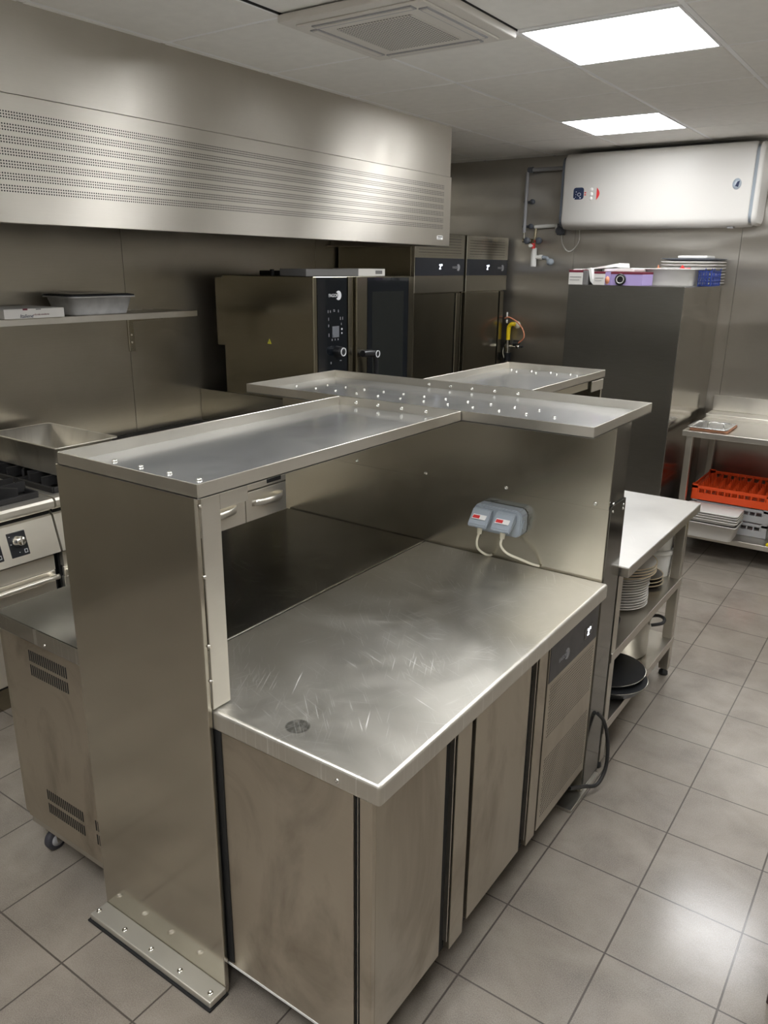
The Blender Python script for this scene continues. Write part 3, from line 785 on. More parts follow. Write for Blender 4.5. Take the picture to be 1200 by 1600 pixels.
# ------------------------------------------------------------------ cooking line on the left wall
RX = -2.95
def gas_range(y0, y1, lab, cat, grp, doors=True, knobs=()):
    t = thing('gas_range', (-3.30, (y0+y1)/2, 0), lab, cat, grp)
    b = MB()
    b.prism([(XW+.02, .86), (RX-.035, .845), (RX-.030, .852), (RX-.010, .856), (RX, .862), (RX+.004, .870), (RX+.002, .890), (RX-.006, .900), (RX-.03, .904), (XW+.02, .904)], 'y', y0+.001, y1-.001, 0, 0)
    b.build('hob_deck', 'range', t)
    b = MB(); b.box(XW+.10, RX-.055, y0+.03, y1-.03, .899, .908, .002); b.build('burner_well', 'iron', t)
    b = MB()
    b.prism([(XW+.02, .66), (RX+.012, .666), (RX-.030, .822), (RX-.055, .838), (RX-.055, .846), (XW+.02, .846)], 'y', y0+.001, y1-.001, 0, 0)
    b.build('control_panel', 'range', t)
    b = MB(); b.box(XW+.02, RX-.04, y0+.003, y1-.003, .12, .885, 0); b.build('body', 'edge_dark', t)
    b = MB(); b.box(XW+.05, RX-.08, y0+.01, y1-.01, 0, .12, 0); b.build('plinth', 'appliance', t)
    if doors:
        b = MB(); b.box(RX-.04, RX-.012, y0+.012, y1-.022, .585, .652, .002, seg=2); b.box(RX-.04, RX-.018, y0+.012, y1-.022, .14, .535, .002)
        d = b.build('oven_door', 'range', t)
        b = MB(); b.tube([(RX-.02, y0+.03, .562), (RX+.016, y0+.035, .562), (RX+.018, y0+.08, .562), (RX+.018, y1-.09, .562), (RX+.016, y1-.045, .562), (RX-.02, y1-.04, .562)], .011, 12, sub=3)
        b.box(RX-.03, RX-.014, y0+.012, y1-.022, .538, .582, .002); b.build('handle', 'range', d)
    # burners and cast grates
    nx = 2; ny = 2
    for i in range(nx):
        for j in range(ny):
            bx = XW+.10+(RX-.055-XW-.10)*(i+.5)/nx; by = y0+.03+(y1-y0-.06)*(j+.5)/ny
            b = MB(); b.lathe([(.055, .908), (.055, .918), (.040, .924), (.040, .932), (.034, .936), (.0001, .937)], (bx, by, 0), 24); b.build('burner', 'iron', t)
            g = MB(); hx, hy = (RX-.055-XW-.10)/nx/2-.004, (y1-y0-.06)/ny/2-.004
            for s in (-1, 1):
                g.box(bx-hx, bx+hx, by+s*hy-.007, by+s*hy+.007, .908, .930, .003); g.box(bx+s*hx-.007, bx+s*hx+.007, by-hy, by+hy, .908, .930, .003)
            for a in range(4):
                an = a*PI/2+PI/4
                dv = Vector((math.cos(an), math.sin(an), 0)); nv = Vector((-dv.y, dv.x, 0)); c0 = Vector((bx, by, 0))
                L = min(hx, hy)*1.25
                for (r0, r1, z0, z1) in ((.045, L, .922, .964),):
                    P = [c0+dv*r0, c0+dv*r1]
                    vs = []
                    for p, zz in ((P[0], z1), (P[1], z1-.006)):
                        for sgn in (-1, 1):
                            vs.append(p+nv*.005*sgn+Vector((0, 0, z0-.012))); vs.append(p+nv*.005*sgn+Vector((0, 0, zz)))
                    g.add(vs, [[0, 1, 3, 2], [4, 6, 7, 5], [0, 4, 5, 1], [2, 3, 7, 6], [1, 5, 7, 3], [0, 2, 6, 4]])
                e = (0, 1) if a % 2 else (1, 0)
            for s in (-1, 1):
                g.box(bx+s*.045-.004, bx+s*.045+.004, by-hy, by-.05, .915, .962, .002); g.box(bx+s*.045-.004, bx+s*.045+.004, by+.05, by+hy, .915, .962, .002)
                g.box(bx-hx, bx-.05, by+s*.045-.004, by+s*.045+.004, .915, .958, .002)
            g.build('grate', 'iron', t)
    tilt = Matrix.Translation((RX-.0088, 0, .745)) @ Matrix.Rotation(-math.atan2(.042, .156), 4, 'Y') @ Matrix.Translation((0, 0, 0))
    for ky in knobs:
        kp = MB(); kp.box(-.004, .002, ky-.040, ky+.040, -.052, .052, .006, 0, seg=2, mat=tilt)
        fx = lambda y, z: tilt @ face_x(.0022, y, z)
        kp.text('-', .022, fx(ky-.034, .032), 1); kp.text('o', .012, fx(ky-.034, .002), 1); kp.text('.', .03, fx(ky-.006, -.036), 1)
        kp.box(.0018, .0026, ky+.018, ky+.032, -.042, -.026, 0, 1, mat=tilt); kp.box(.0024, .0030, ky+.0205, ky+.0295, -.0395, -.0285, 0, 0, mat=tilt)
        pl = kp.build('knob_plate', ['black', 'logo'], t)
        k = MB(); c = MB(); k.lathe([(.024, 0), (.024, .008), (.020, .012), (.019, .032), (.017, .035), (.0001, .035)], (0, 0, 0), 28, 0, 'x')
        k.box(.030, .040, -.004, .004, -.018, .018, .002)
        mm = tilt @ Matrix.Translation((.002, ky, .012)); k.v = [mm @ v for v in k.v]
        k.build('knob', 'chrome', pl)
    return t
gas_range(.95, 1.792, 'steel gas range with black cast-iron grates at the left edge of the view', 'range', 'gas ranges of the cooking line', knobs=(1.505, 1.618, 1.16, 1.05))
gas_range(1.80, 2.49, 'second gas range module, behind the end panel, carrying the deep steel pan', 'range', 'gas ranges of the cooking line', doors=True, knobs=(2.0, 2.3))

t = thing('griddle_unit', (-3.3, 2.87, 0), 'steel griddle on a base with bow-handled drawers, seen under the near overhead shelf', 'cooker')
b = MB(); b.box(XW+.02, RX, 2.525, 3.260, .84, .898, .004, 0, seg=2); b.box(XW+.12, RX-.08, 2.55, 3.24, .896, .903, .002, 0); b.build('cooking_plate', 'range', t)
b = MB(); b.box(XW+.02, RX-.004, 2.525, 3.260, .672, .84, .002, 0); p_ = b.build('control_panel', 'range', t)
b = MB(); b.box(RX-.006, RX-.002, 3.088, 3.205, .684, .712, .003, 0, seg=2); b.build('grease_slot', 'edge_dark', p_)
b = MB(); b.box(XW+.02, RX-.03, 2.527, 3.258, .12, .672, 0); b.build('body', 'edge_dark', t)
b = MB(); b.box(XW+.05, RX-.09, 2.53, 3.255, 0, .12, 0); b.build('plinth', 'appliance', t)
for (y0, y1) in ((2.530, 2.912), (2.918, 3.258)):
    for (z0, z1) in ((.41, .664), (.13, .404)):
        b = MB(); b.box(RX-.03, RX-.002, y0, y1, z0, z1, .002, seg=2); d = b.build('drawer', 'range', t)
        if z0 > .4:
            b = MB(); n = 14; c0 = (y0+y1)/2; L = .125; zc = .598
            for k in range(n):
                def pt(q):
                    u = q/n; return (RX-.002+.042*math.sin(PI*min(max(u, 0), 1))**.6, c0-L+2*L*u)
                a, c = pt(k), pt(k+1)
                vs = []
                for (x, y) in (a, c):
                    vs += [(x, y, zc-.018), (x, y, zc+.018), (x-.003, y, zc-.018), (x-.003, y, zc+.018)]
                b.add(vs, [[0, 4, 5, 1], [2, 3, 7, 6], [1, 5, 7, 3], [0, 2, 6, 4]], 0, True)
            b.build('handle', 'range', d)
b = MB()
b.box(XW+.002, XW+.095, 1.85, 3.258, .903, .940, .002, 0)
for k in range(44):
    y = 1.87+k*.031
    b.box(XW+.012, XW+.088, y, y+.020, .9395, .9415, 0, 1)
tag(b.build('flue_grille', ['iron', 'edge_dark']), 'black slotted flue grille along the wall behind the cooking line', 'grille')
b = MB(); b.box(XW+.002, -2.93, 3.263, 3.270, .0, 1.130, .001)
tag(b.build('splash_panel', 'panel'), 'upright steel splash panel between the griddle and the combi oven', 'panel')

# deep gastronorm pan
t = thing('deep_steel_pan', (-3.28, 2.02, .952), 'deep worn steel gastronorm pan standing on the burner grates', 'pan')
b = MB()
X0, X1, Y0, Y1, Z0, Z1 = -3.555, -3.005, 1.862, 2.186, .9645, 1.096
def rr_(x0, x1, y0, y1, r, n=6):
    out = []
    for (cx2, cy2, a0) in ((x1-r, y1-r, 0), (x0+r, y1-r, PI/2), (x0+r, y0+r, PI), (x1-r, y0+r, 3*PI/2)):
        for k in range(n+1):
            a = a0+PI/2*k/n; out.append((cx2+r*math.cos(a), cy2+r*math.sin(a)))
    return out
def loft(b, rings, m=0, cap0=True, cap1=True, smooth=True):
    n = len(rings[0][0]); vs = []
    for (ring, z) in rings: vs += [(p[0], p[1], z) for p in ring]
    fs = []
    for i in range(len(rings)-1):
        for k in range(n): fs.append([i*n+k, i*n+(k+1) % n, (i+1)*n+(k+1) % n, (i+1)*n+k])
    b.add(vs, fs, m, smooth)
    if cap0: b.add(vs[:n], [list(range(n))[::-1]], m)
    if cap1: b.add(vs[-n:], [list(range(n))], m)
def pan_shape(b, X0, X1, Y0, Y1, Z0, Z1, lip=.012, tp=.012, r=.035, th=.002, m=0):
    loft(b, [(rr_(X0+lip+tp, X1-lip-tp, Y0+lip+tp, Y1-lip-tp, r*.9), Z0), (rr_(X0+lip+tp*.8, X1-lip-tp*.8, Y0+lip+tp*.8, Y1-lip-tp*.8, r), Z0+.01),
             (rr_(X0+lip, X1-lip, Y0+lip, Y1-lip, r), Z1-.004), (rr_(X0, X1, Y0, Y1, r*.6), Z1-.006), (rr_(X0, X1, Y0, Y1, r*.6), Z1-.001),
             (rr_(X0+.002, X1-.002, Y0+.002, Y1-.002, r*.6), Z1), (rr_(X0+lip+th, X1-lip-th, Y0+lip+th, Y1-lip-th, r), Z1-.002),
             (rr_(X0+lip+tp+th, X1-lip-tp-th, Y0+lip+tp+th, Y1-lip-tp-th, r), Z0+.010), (rr_(X0+lip+tp+th+.01, X1-lip-tp-th-.01, Y0+lip+tp+th+.01, Y1-lip-tp-th-.01, r), Z0+.003)], m)
pan_shape(b, X0, X1, Y0, Y1, Z0, Z1); b.build('pan_body', 'pan_steel', t)

# ------------------------------------------------------------------ wall shelf and what is on it
t = thing('wall_shelf', (-3.5, 2.0, 1.575), 'slatted steel wall shelf over the gas ranges', 'shelf')
b = MB()
SY0, SY1 = -.4, 3.0
b.box(-3.362, -3.340, SY0, SY1, 1.582, 1.614, .002); b.box(XW+.004, XW+.026, SY0, SY1, 1.582, 1.614, .002)
b.box(-3.624, -3.362, SY1-.02, SY1, 1.582, 1.612, .002)
b.build('frame', 'rim', t)
y = SY0+.03
b = MB()
while y < SY1-.06:
    b.box(-3.623, -3.363, y, y+.045, 1.600, 1.613, .002); y += .075
b.build('slats', 'wall_steel', t)
for y in (2.785, 1.1):
    b = MB(); b.box(XW+.001, XW+.014, y-.018, y+.018, 1.39, 1.598, .001)
    b.prism([(XW+.014, 1.598), (XW+.014, 1.55), (-3.40, 1.575), (-3.385, 1.575), (-3.385, 1.598)], 'y', y-.012, y+.012, 0)
    br = b.build('bracket', 'panel', t)
    b = MB(); [screw(b, (XW+.014, y, z), 'x', .006, .003) for z in (1.44, 1.48)]; b.build('bolt', 'chrome', br)

t = thing('foil_container', (-3.47, 2.42, 1.615), 'grey aluminium foil container with a dark lid on the wall shelf', 'container')
b = MB()
pan_shape(b, -3.60, -3.345, 2.245, 2.615, 1.6145, 1.700, .008, .022, .045, .001); b.build('tub_body', 'alu', t)
b = MB(); loft(b, [(rr_(-3.603, -3.345, 2.243, 2.613, .03), 1.701), (rr_(-3.603, -3.345, 2.243, 2.613, .03), 1.706), (rr_(-3.58, -3.365, 2.27, 2.59, .03), 1.711)]); b.build('lid', 'film', t)
t = thing('pizza_box', (-3.46, 2.04, 1.614), 'flat white pizza box on the wall shelf with script lettering', 'box')
b = MB(); b.box(-3.615, -3.325, 1.895, 2.185, 1.6145, 1.656, .001, 0)
b.box(-3.326, -3.3243, 1.983, 2.005, 1.650, 1.657, 0, 1)
b.box(-3.326, -3.3243, 2.045, 2.070, 1.6505, 1.6545, 0, 2)
b.build('carton', ['carton', 'maroon', 'carton_grey'], t)
b = MB(); b.text('Italiene', .022, face_x(-3.3240, 1.965, 1.618), 0, .0004, shear=.3); b.text('a la mia moderne', .011, face_x(-3.3240, 2.03, 1.627), 1, .0003, shear=.3)
b.build('lettering', ['ink', 'maroon'], t)

# ------------------------------------------------------------------ combi oven
OX = -2.75
t = thing('combi_oven', (-3.1, 3.74, .70), 'large combi oven with black control panel and glass door beside the tall fridges', 'oven')
b = MB()
b.box(-3.43, OX, 3.275, 4.205, 1.03, 1.797, .004, 0, seg=2)
b.build('casing', 'appliance', t)
b = MB(); b.box(-3.50, -3.431, 3.285, 4.19, 1.40, 1.785, .004); b.build('rear_housing', 'appliance', t)
b = MB(); b.box(-3.40, OX-.02, 3.29, 4.19, .0, 1.03, 0); b.build('stand', 'iron', t)
b = MB(); b.box(OX, OX+.004, 3.305, 3.562, 1.06, 1.793, .001, 0); cp = b.build('control_panel', 'black_gloss', t)
xf = OX+.0042
b = MB(); fagor(b, xf, 3.398, 1.698, .040); b.build('brand_mark', 'logo', cp)
b = MB()
b.box(xf-.0004, xf+.0006, 3.428, 3.488, 1.475, 1.535, .001, 0); b.build('screen', 'lcd', cp)
b = MB()
for (y, z, h, w_) in ((3.392, 1.615, .014, .004), (3.412, 1.615, .012, .006), (3.445, 1.615, .003, .014), (3.445, 1.622, .003, .014), (3.482, 1.615, .014, .005),
                     (3.396, 1.575, .016, .004), (3.500, 1.575, .016, .005), (3.520, 1.575, .016, .005), (3.396, 1.540, .014, .006), (3.508, 1.545, .012, .005),
                     (3.398, 1.490, .018, .005), (3.425, 1.463, .010, .006), (3.452, 1.463, .010, .006), (3.478, 1.463, .010, .006), (3.500, 1.345, .004, .016), (3.414, 1.338, .012, .008)):
    b.box(xf-.0003, xf+.0004, y-w_/2, y+w_/2, z-h/2, z+h/2, 0, 0)
b.lathe([(.006, 0), (.006, .0006), (.0001, .0006)], (xf, 3.512, 1.517), 16, 1, 'x'); b.lathe([(.005, 0), (.005, .0006), (.0001, .0006)], (xf, 3.512, 1.495), 16, 1, 'x')
b.build('button_icons', ['logo_dim', 'logo'], cp)
b = MB(); b.lathe([(.030, 0), (.028, .030), (.023, .050), (.0001, .050)], (xf, 3.462, 1.398), 28, 0, 'x')
b.lathe([(.0185, .0495), (.024, .0495), (.024, .052), (.0185, .052), (.0185, .0495)], (xf, 3.462, 1.398), 28, 1, 'x', caps=False); b.build('knob', ['black', 'logo'], cp)
b = MB(); b.box(OX-.01, OX+.012, 3.565, 3.608, 1.05, 1.795, .002, 0); b.build('door_post', 'appliance', t)
b = MB(); b.box(OX-.01, OX+.030, 3.616, 4.203, 1.05, 1.795, .003, 0); d = b.build('oven_door', 'appliance', t)
b = MB(); b.box(OX+.030, OX+.0325, 3.716, 4.140, 1.06, 1.790, 0, 0); gl = b.build('door_glass', 'black_gloss', d)
b = MB(); b.box(OX+.0325, OX+.0335, 3.758, 4.085, 1.09, 1.712, .0003, 0); b.build('window', 'oven_glass', d)
b = MB()
b.cyl((OX+.03, 3.655, 1.375), (OX+.095, 3.655, 1.375), .019); b.tube([(OX+.085, 3.60, 1.380), (OX+.090, 3.66, 1.380), (OX+.092, 3.70, 1.375)], .019, 14)
b.tube([(OX+.092, 3.70, 1.372), (OX+.090, 3.722, 1.33), (OX+.085, 3.73, 1.26), (OX+.080, 3.73, 1.18)], .014, 12)
b.cyl((OX+.080, 3.708, 1.372), (OX+.112, 3.708, 1.372), .021)
b.lathe([(.015, 0), (.021, 0), (.021, .002), (.015, .002), (.015, 0)], (OX+.1122, 3.708, 1.372), 24, 1, 'x', caps=False)
b.build('handle', ['black', 'logo'], d)
b = MB(); b.prism([(-3.088, 1.432), (-3.058, 1.432), (-3.073, 1.460)], 'y', 3.2735, 3.2752, 0); b.box(-3.0745, -3.0715, 3.273, 3.2736, 1.438, 1.451, 0, 1); b.build('warning_sticker', ['warn', 'ink'], t)
t = thing('flat_carton', (-2.96, 3.73, 1.797), 'long flat grey carton with a white end lying on top of the combi oven', 'box')
b = MB(); b.box(-3.06, -2.87, 3.36, 3.83, 1.7975, 1.835, .001, 0); b.box(-3.06, -2.868, 3.8305, 4.10, 1.7975, 1.838, .001, 1); b.box(-2.8682, -2.8674, 4.0, 4.07, 1.808, 1.828, 0, 0)
b.build('carton', ['carton_grey', 'carton'], t)
b = MB(); b.box(-3.35, -3.15, 3.5, 3.9, 1.797, 1.822, .004); b.cyl((-3.0-.2, 3.45, 1.797), (-3.2, 3.45, 1.83), .012)
tag(b.build('oven_vent_cover', 'iron'), 'dark vent cover at the back of the combi oven top', 'vent')

# ------------------------------------------------------------------ tall fridges
FX = -2.98
def tall_fridge(y0, lab):
    y1 = y0+.672
    t = thing('tall_fridge', (-3.3, (y0+y1)/2, 0), lab, 'fridge', 'tall fridges by the far wall')
    b = MB(); b.box(XW+.02, FX-.03, y0, y1, .10, 2.075, .002); b.build('cabinet_body', 'appliance', t)
    b = MB(); b.box(XW+.06, FX-.06, y0+.01, y1-.01, 0, .10, 0); b.build('plinth', 'iron', t)
    b = MB(); b.box(FX-.03, FX, y0, y1, 1.680, 2.080, .002, 0); f = b.build('head_panel', 'fridge_vent', t)
    b = MB(); b.box(FX, FX+.0025, y0+.004, y1-.004, 1.795, 1.912, .0006); bd = b.build('control_band', 'band', f)
    b = MB(); b.text('2°', .048, face_x(FX+.003, y0+.315, 1.838), 0); b.build('display', 'led', f)
    b = MB(); fagor(b, FX+.0026, y0+.50, 1.851, .038); b.build('brand_mark', 'logo_dim', f)
    b = MB(); b.box(FX-.03, FX, y0+.0, y0+.545, .13, 1.672, .002, 0, seg=2)
    d = b.build('door', 'appliance', t)
    b = MB(); b.box(FX-.03, FX-.022, y0+.545, y0+.575, .13, 1.672, 0, 1); b.box(FX-.03, FX-.001, y0+.575, y0+.640, .13, 1.672, .002, 0)
    b.build('grip_channel', ['appliance', 'edge_dark'], d)
tall_fridge(4.605, 'tall steel fridge next to the combi oven, left of the pair')
tall_fridge(5.312, 'tall steel fridge next to the far wall, right of the pair')

# ------------------------------------------------------------------ far wall: tall cabinet, dishwasher table, heater, pipes
t = thing('tall_cabinet', (-1.71, 5.57, 0), 'tall dark steel cabinet standing against the far wall, packets and crates on top', 'cabinet')
b = MB(); b.box(-2.085, -1.338, 5.10, YB-.004, .10, 1.753, .0025, seg=2); b.build('cabinet_body', 'cab', t)
b = MB(); b.box(-1.3382, -1.3362, 5.102, YB-.006, .12, 1.748, .0005); b.build('side_panel', 'cab_side', t)
b = MB(); b.box(-2.06, -1.36, 5.13, YB-.03, 0, .10, 0); b.build('plinth', 'iron', t)

t = thing('dish_table', (-.75, 5.65, 0), 'steel dishwasher outlet table with splashback and lower shelf against the far wall', 'table')
DX0, DX1 = -1.285, .35
b = MB(); b.box(DX0, DX1, 5.265, 5.86, .812, .850, .003, 0, seg=2); b.box(DX0, DX1, 5.85, YB-.003, .812, .876, .003, 0, seg=2); b.build('table_top', 'rim', t)
b = MB(); b.box(DX0, DX1, YB-.016, YB-.003, .876, .986, .002); b.build('splashback', 'rim', t)
for (x, y) in ((DX0+.045, 5.30), (DX0+.045, 5.98), (DX1-.04, 5.30), (DX1-.04, 5.98)):
    b = MB(); b.box(x-.021, x+.021, y-.021, y+.021, .02, .812, .003); l = b.build('leg', 'steel', t)
    b = MB(); b.cyl((x, y, 0), (x, y, .022), .016); b.build('foot', 'black', l)
b = MB(); b.box(DX0+.02, DX1-.02, 5.285, 5.99, .125, .160, .002); b.build('lower_shelf', 'steel', t)

def rack(x0, x1, y0, y1, z0, h, mat, name, lab, grp, pegs=False):
    t = thing(name, ((x0+x1)/2, (y0+y1)/2, z0), lab, 'rack', grp)
    b = MB(); w_ = .006
    for (a, b0, ax) in (((x0, x1), y0, 'y'), ((x0, x1), y1-w_, 'y')):
        b.box(x0, x1, b0, b0+w_, z0, z0+h*.48, .002); b.box(x0, x1, b0, b0+w_, z0+h*.72, z0+h*.92, .002)
        n = 12
        for k in range(n+1):
            x = x0+(x1-x0-.008)*k/n; ww = .008 if 0 < k < n else .04
            xa = x if k < n else x1-.04
            b.box(xa, xa+ww, b0, b0+w_, z0+h*.46, z0+h*(.75 if 0 < k < n else 1.0), .001)
    for a0 in (x0, x1-w_):
        b.box(a0, a0+w_, y0, y1, z0, z0+h*.48, .002); b.box(a0, a0+w_, y0, y1, z0+h*.72, z0+h*.92, .002)
        n = 12
        for k in range(n+1):
            y = y0+(y1-y0-.008)*k/n; ww = .008 if 0 < k < n else .04
            ya = y if k < n else y1-.04
            b.box(a0, a0+w_, ya, ya+ww, z0+h*.46, z0+h*(.75 if 0 < k < n else 1.0), .001)
    b.build('rack_frame', mat, t)
    b = MB()
    for k in range(11):
        x = x0+.02+(x1-x0-.04)*k/10; b.box(x-.002, x+.002, y0+.004, y1-.004, z0+.006, z0+.012, 0)
        y = y0+.02+(y1-y0-.04)*k/10; b.box(x0+.004, x1-.004, y-.002, y+.002, z0+.006, z0+.012, 0)
    if pegs:
        for i in range(9):
            for j in range(9):
                x = x0+.05+(x1-x0-.10)*i/8; y = y0+.05+(y1-y0-.10)*j/8
                b.cyl((x, y, z0+.01), (x, y, z0+h*.98), .0055, .0035, 6)
    b.build('base_grid', mat, t)
rack(-1.212, -.712, 5.435, 5.935, .1605, .098, 'rack_grey', 'dishwasher_rack', 'grey dishwasher rack at the bottom of the stack under the dish table', 'dishwasher racks')
rack(-1.212, -.712, 5.435, 5.935, .2590, .098, 'rack_grey', 'dishwasher_rack', 'grey dishwasher rack directly under the orange one', 'dishwasher racks')
rack(-1.217, -.707, 5.430, 5.940, .3575, .105, 'orange', 'dishwasher_rack', 'bright orange dishwasher rack with pegs, on top of the grey racks', 'dishwasher racks', True)

# white food trays in front of the racks
tx0, tx1, ty0, ty1 = -1.215, -.862, 5.195, 5.415
b = MB(); pan_shape(b, tx0, tx1, ty0, ty1, .1605, .268, .006, .022, .03, .002)
tag(b.build('food_tray', 'white_tr'), 'deep white plastic tray at the bottom of the pile in front of the grey racks', 'tray', 'white plastic trays')
for k in range(4):
    z = .270+.017*k
    b = MB(); pan_shape(b, tx0, tx1, ty0, ty1, z-.010, z+.014, .006, .012, .03, .002) if k < 3 else loft(b, [(rr_(tx0+.008, tx1-.008, ty0+.008, ty1-.008, .02), z), (rr_(tx0, tx1, ty0, ty1, .02), z+.006), (rr_(tx0, tx1, ty0, ty1, .02), z+.012), (rr_(tx0+.004, tx1-.004, ty0+.004, ty1-.004, .02), z+.014)])
    b2 = b
    o = b.build('food_tray' if k < 3 else 'tray_lid', 'white_tr')
    if k == 3: tag(o, 'flat white lid on top of the pile of white plastic trays', 'lid')
    else: tag(o, ['shallow white plastic tray just above the deep one', 'shallow white plastic tray in the middle of the pile', 'shallow white plastic tray right under the flat lid'][k], 'tray', 'white plastic trays')
    o.location.z += .012
b = MB(); b.prism([(-.69, 5.29), (-.55, 5.25), (-.52, 5.36), (-.66, 5.40)], 'z', .1605, .180, 0, .003); b.box(-.56, -.40, 5.29, 5.31, .1805, .19, .002, 0)
tag(b.build('yellow_cloth_holder', 'yellow'), 'bright yellow flat plastic object on the lower shelf of the dish table', 'plastic object')

# steel lid on the dish table
t = thing('pan_lid', (-1.14, 5.42, .85), 'rectangular steel pan lid lying on a brown board on the dish table', 'lid')
b = MB(); loft(b, [(rr_(-1.272, -1.02, 5.30, 5.60, .03), .868), (rr_(-1.272, -1.02, 5.30, 5.60, .03), .872), (rr_(-1.25, -1.04, 5.325, 5.575, .03), .873), (rr_(-1.245, -1.045, 5.33, 5.57, .03), .866)]); b.build('lid_plate', 'tray', t)
b = MB(); b.tube([(-1.17, 5.45, .868), (-1.165, 5.45, .886), (-1.12, 5.45, .889), (-1.075, 5.45, .886), (-1.07, 5.45, .868)], .005, 8); b.build('handle', 'chrome', t)
b = MB(); b.box(-1.255, -1.015, 5.315, 5.585, .8505, .8655, .003)
tag(b.build('wooden_board', plain('brown_board', (0.42, 0.20, 0.11), .6)), 'thin brown board under the steel pan lid on the dish table', 'board')

# water heater
t = thing('water_heater', (-1.79, 5.9, 2.12), 'long white wall-mounted water heater with a small dark display', 'water heater')
hx0, hx1, hz0, hz1, hy = -2.452, -1.172, 2.130, 2.640, 5.752
prof = []
def rrect_yz(y0, y1, z0, z1, r, n=6):
    return [(a, c) for (a, c) in rr_(y0, y1, z0, z1, r, n)]
b = MB()
ringp = rr_(hy, YB-.03, hz0, hz1, .055, 8)
def loftx(b, rings, m=0):
    n = len(rings[0][0]); vs = []
    for (ring, x) in rings: vs += [(x, p[0], p[1]) for p in ring]
    fs = [[i*n+k, i*n+(k+1) % n, (i+1)*n+(k+1) % n, (i+1)*n+k] for i in range(len(rings)-1) for k in range(n)]
    b.add(vs, fs, m, True); b.add(vs[:n], [list(range(n))[::-1]], m); b.add(vs[-n:], [list(range(n))], m)
sh = lambda d: rr_(hy+d, YB-.03-d, hz0+d, hz1-d, .055, 8)
loftx(b, [(sh(.010), hx0), (sh(0), hx0+.010), (sh(0), hx1-.010), (sh(.008), hx1)], 0)
b.build('tank_cover', 'white', t)
b = MB(); loftx(b, [(sh(.020), hx1), (sh(.020), hx1+.022)], 0); b.build('end_band', 'silver_pr', t)
b = MB(); loftx(b, [(sh(.006), hx1+.022), (sh(.004), hx1+.042), (sh(.02), hx1+.052)], 0); b.build('end_cap', 'white', t)
b = MB(); loftx(b, [(sh(.018), hx0-.022), (sh(.014), hx0+.002)], 0); b.build('left_end_cap', 'grey_dark', t)
def rr_y(x0, x1, z0, z1, r, ya, yb, mb, m=0): mb.prism(rr_(x0, x1, z0, z1, r, 5), 'y', ya, yb, m)
b = MB(); rr_y(-2.369, -2.291, 2.328, 2.408, .018, hy-.0015, hy+.001, b, 0)
b.tube([(-2.325, hy-.002, 2.372), (-2.312, hy-.002, 2.362), (-2.325, hy-.002, 2.350), (-2.339, hy-.002, 2.362)], .0012, 6, 1, closed=True)
for (x, z, r) in ((-2.348, 2.380, .003), (-2.350, 2.362, .002), (-2.350, 2.345, .002), (-2.316, 2.339, .005), (-2.360, 2.335, .004)): b.lathe([(r, 0), (r, .0008), (.0001, .0008)], (x, hy-.0015, z), 10, 1, 'y')
b.build('display', ['navy', 'logo'], t)
b = MB(); pts = [(-2.196, 2.404)]+[(-2.196+.022*math.sin(PI*k/10), 2.404-.084*k/10) for k in range(1, 10)]+[(-2.196, 2.320)]
b.prism(pts, 'y', hy-.0012, hy+.001, 0)
for (x, z) in ((-2.278, 2.372), (-2.278, 2.358)): b.box(x-.008, x+.004, hy-.001, hy, z-.004, z+.004, 0, 0)
for (x, z) in ((-2.235, 2.392), (-2.235, 2.362), (-2.235, 2.332)): b.lathe([(.013, 0), (.013, .0004), (.0001, .0004)], (x, hy-.0003, z), 16, 1, 'y')
b.build('red_sticker', ['red', 'paper'], t)
b = MB(); b.lathe([(.034, 0), (.034, .001), (.0001, .001)], (-1.262, hy, 2.385), 32, 0, 'y', sx=.8)
b.prism([(-1.272, 2.372), (-1.252, 2.366), (-1.246, 2.404), (-1.262, 2.398)], 'y', hy-.0016, hy-.0008, 1); b.build('round_badge', ['silver_pr', 'navy'], t)
b = MB(); b.box(-1.30, -1.26, 5.80, 5.86, 2.118, 2.131, .002); b.box(-1.8, -1.4, YB-.031, YB-.002, 2.2, 2.5, 0)
b.build('wall_bracket', 'pipe', t)

# pipework left of the heater
t = thing('water_pipes', (-2.75, 6.0, 2.05), 'grey water pipes with valves and a white trap left of the water heater', 'pipes')
py = YB-.045
b = MB(); b.tube([(-2.475, py, 2.575), (-2.58, py, 2.575), (-2.82, py, 2.575)], .015, 12, sub=1); b.build('upper_pipe', 'pipe', t)
b = MB(); b.tube([(-2.858, py-.005, 2.56), (-2.858, py-.005, 2.12)], .014, 12, sub=1); b.build('riser_pipe', 'pipe', t)
b = MB(); b.tube([(-2.77, py, 2.160), (-2.62, py, 2.168), (-2.59, py, 2.165), (-2.585, py, 2.13)], .014, 12, sub=3); b.build('lower_pipe', 'white_pl', t)
b = MB()
for (x, z) in ((-2.835, 2.575), (-2.50, 2.575)):
    b = MB(); b.cyl((x-.02, py, z), (x+.02, py, z), .022); b.build('pipe_union', 'grey_dark', t)
for z in (2.345, 2.165):
    b = MB(); b.cyl((-2.88, py+.01, z), (-2.81, py+.01, z), .010); b.lathe([(.018, 0), (.02, .02), (.0001, .02)], (-2.80, py, z), 16, 0, 'y'); b.build('pipe_clip', 'grey_dark', t)
b = MB(); b.lathe([(.030, -.02), (.034, 0), (.030, .025), (.012, .035), (.0001, .035)], (-2.552, py-.01, 2.13), 24, 0, 'y'); b.cyl((-2.552, py, 2.10), (-2.552, py, 2.18), .030)
b.build('inlet_valve', 'grey_dark', t)
b = MB(); b.cyl((-2.858, py, 2.12), (-2.858, py, 2.06), .006, m=0); b.cyl((-2.86, py-.01, 2.062), (-2.78, py-.01, 2.055), .018, m=1)
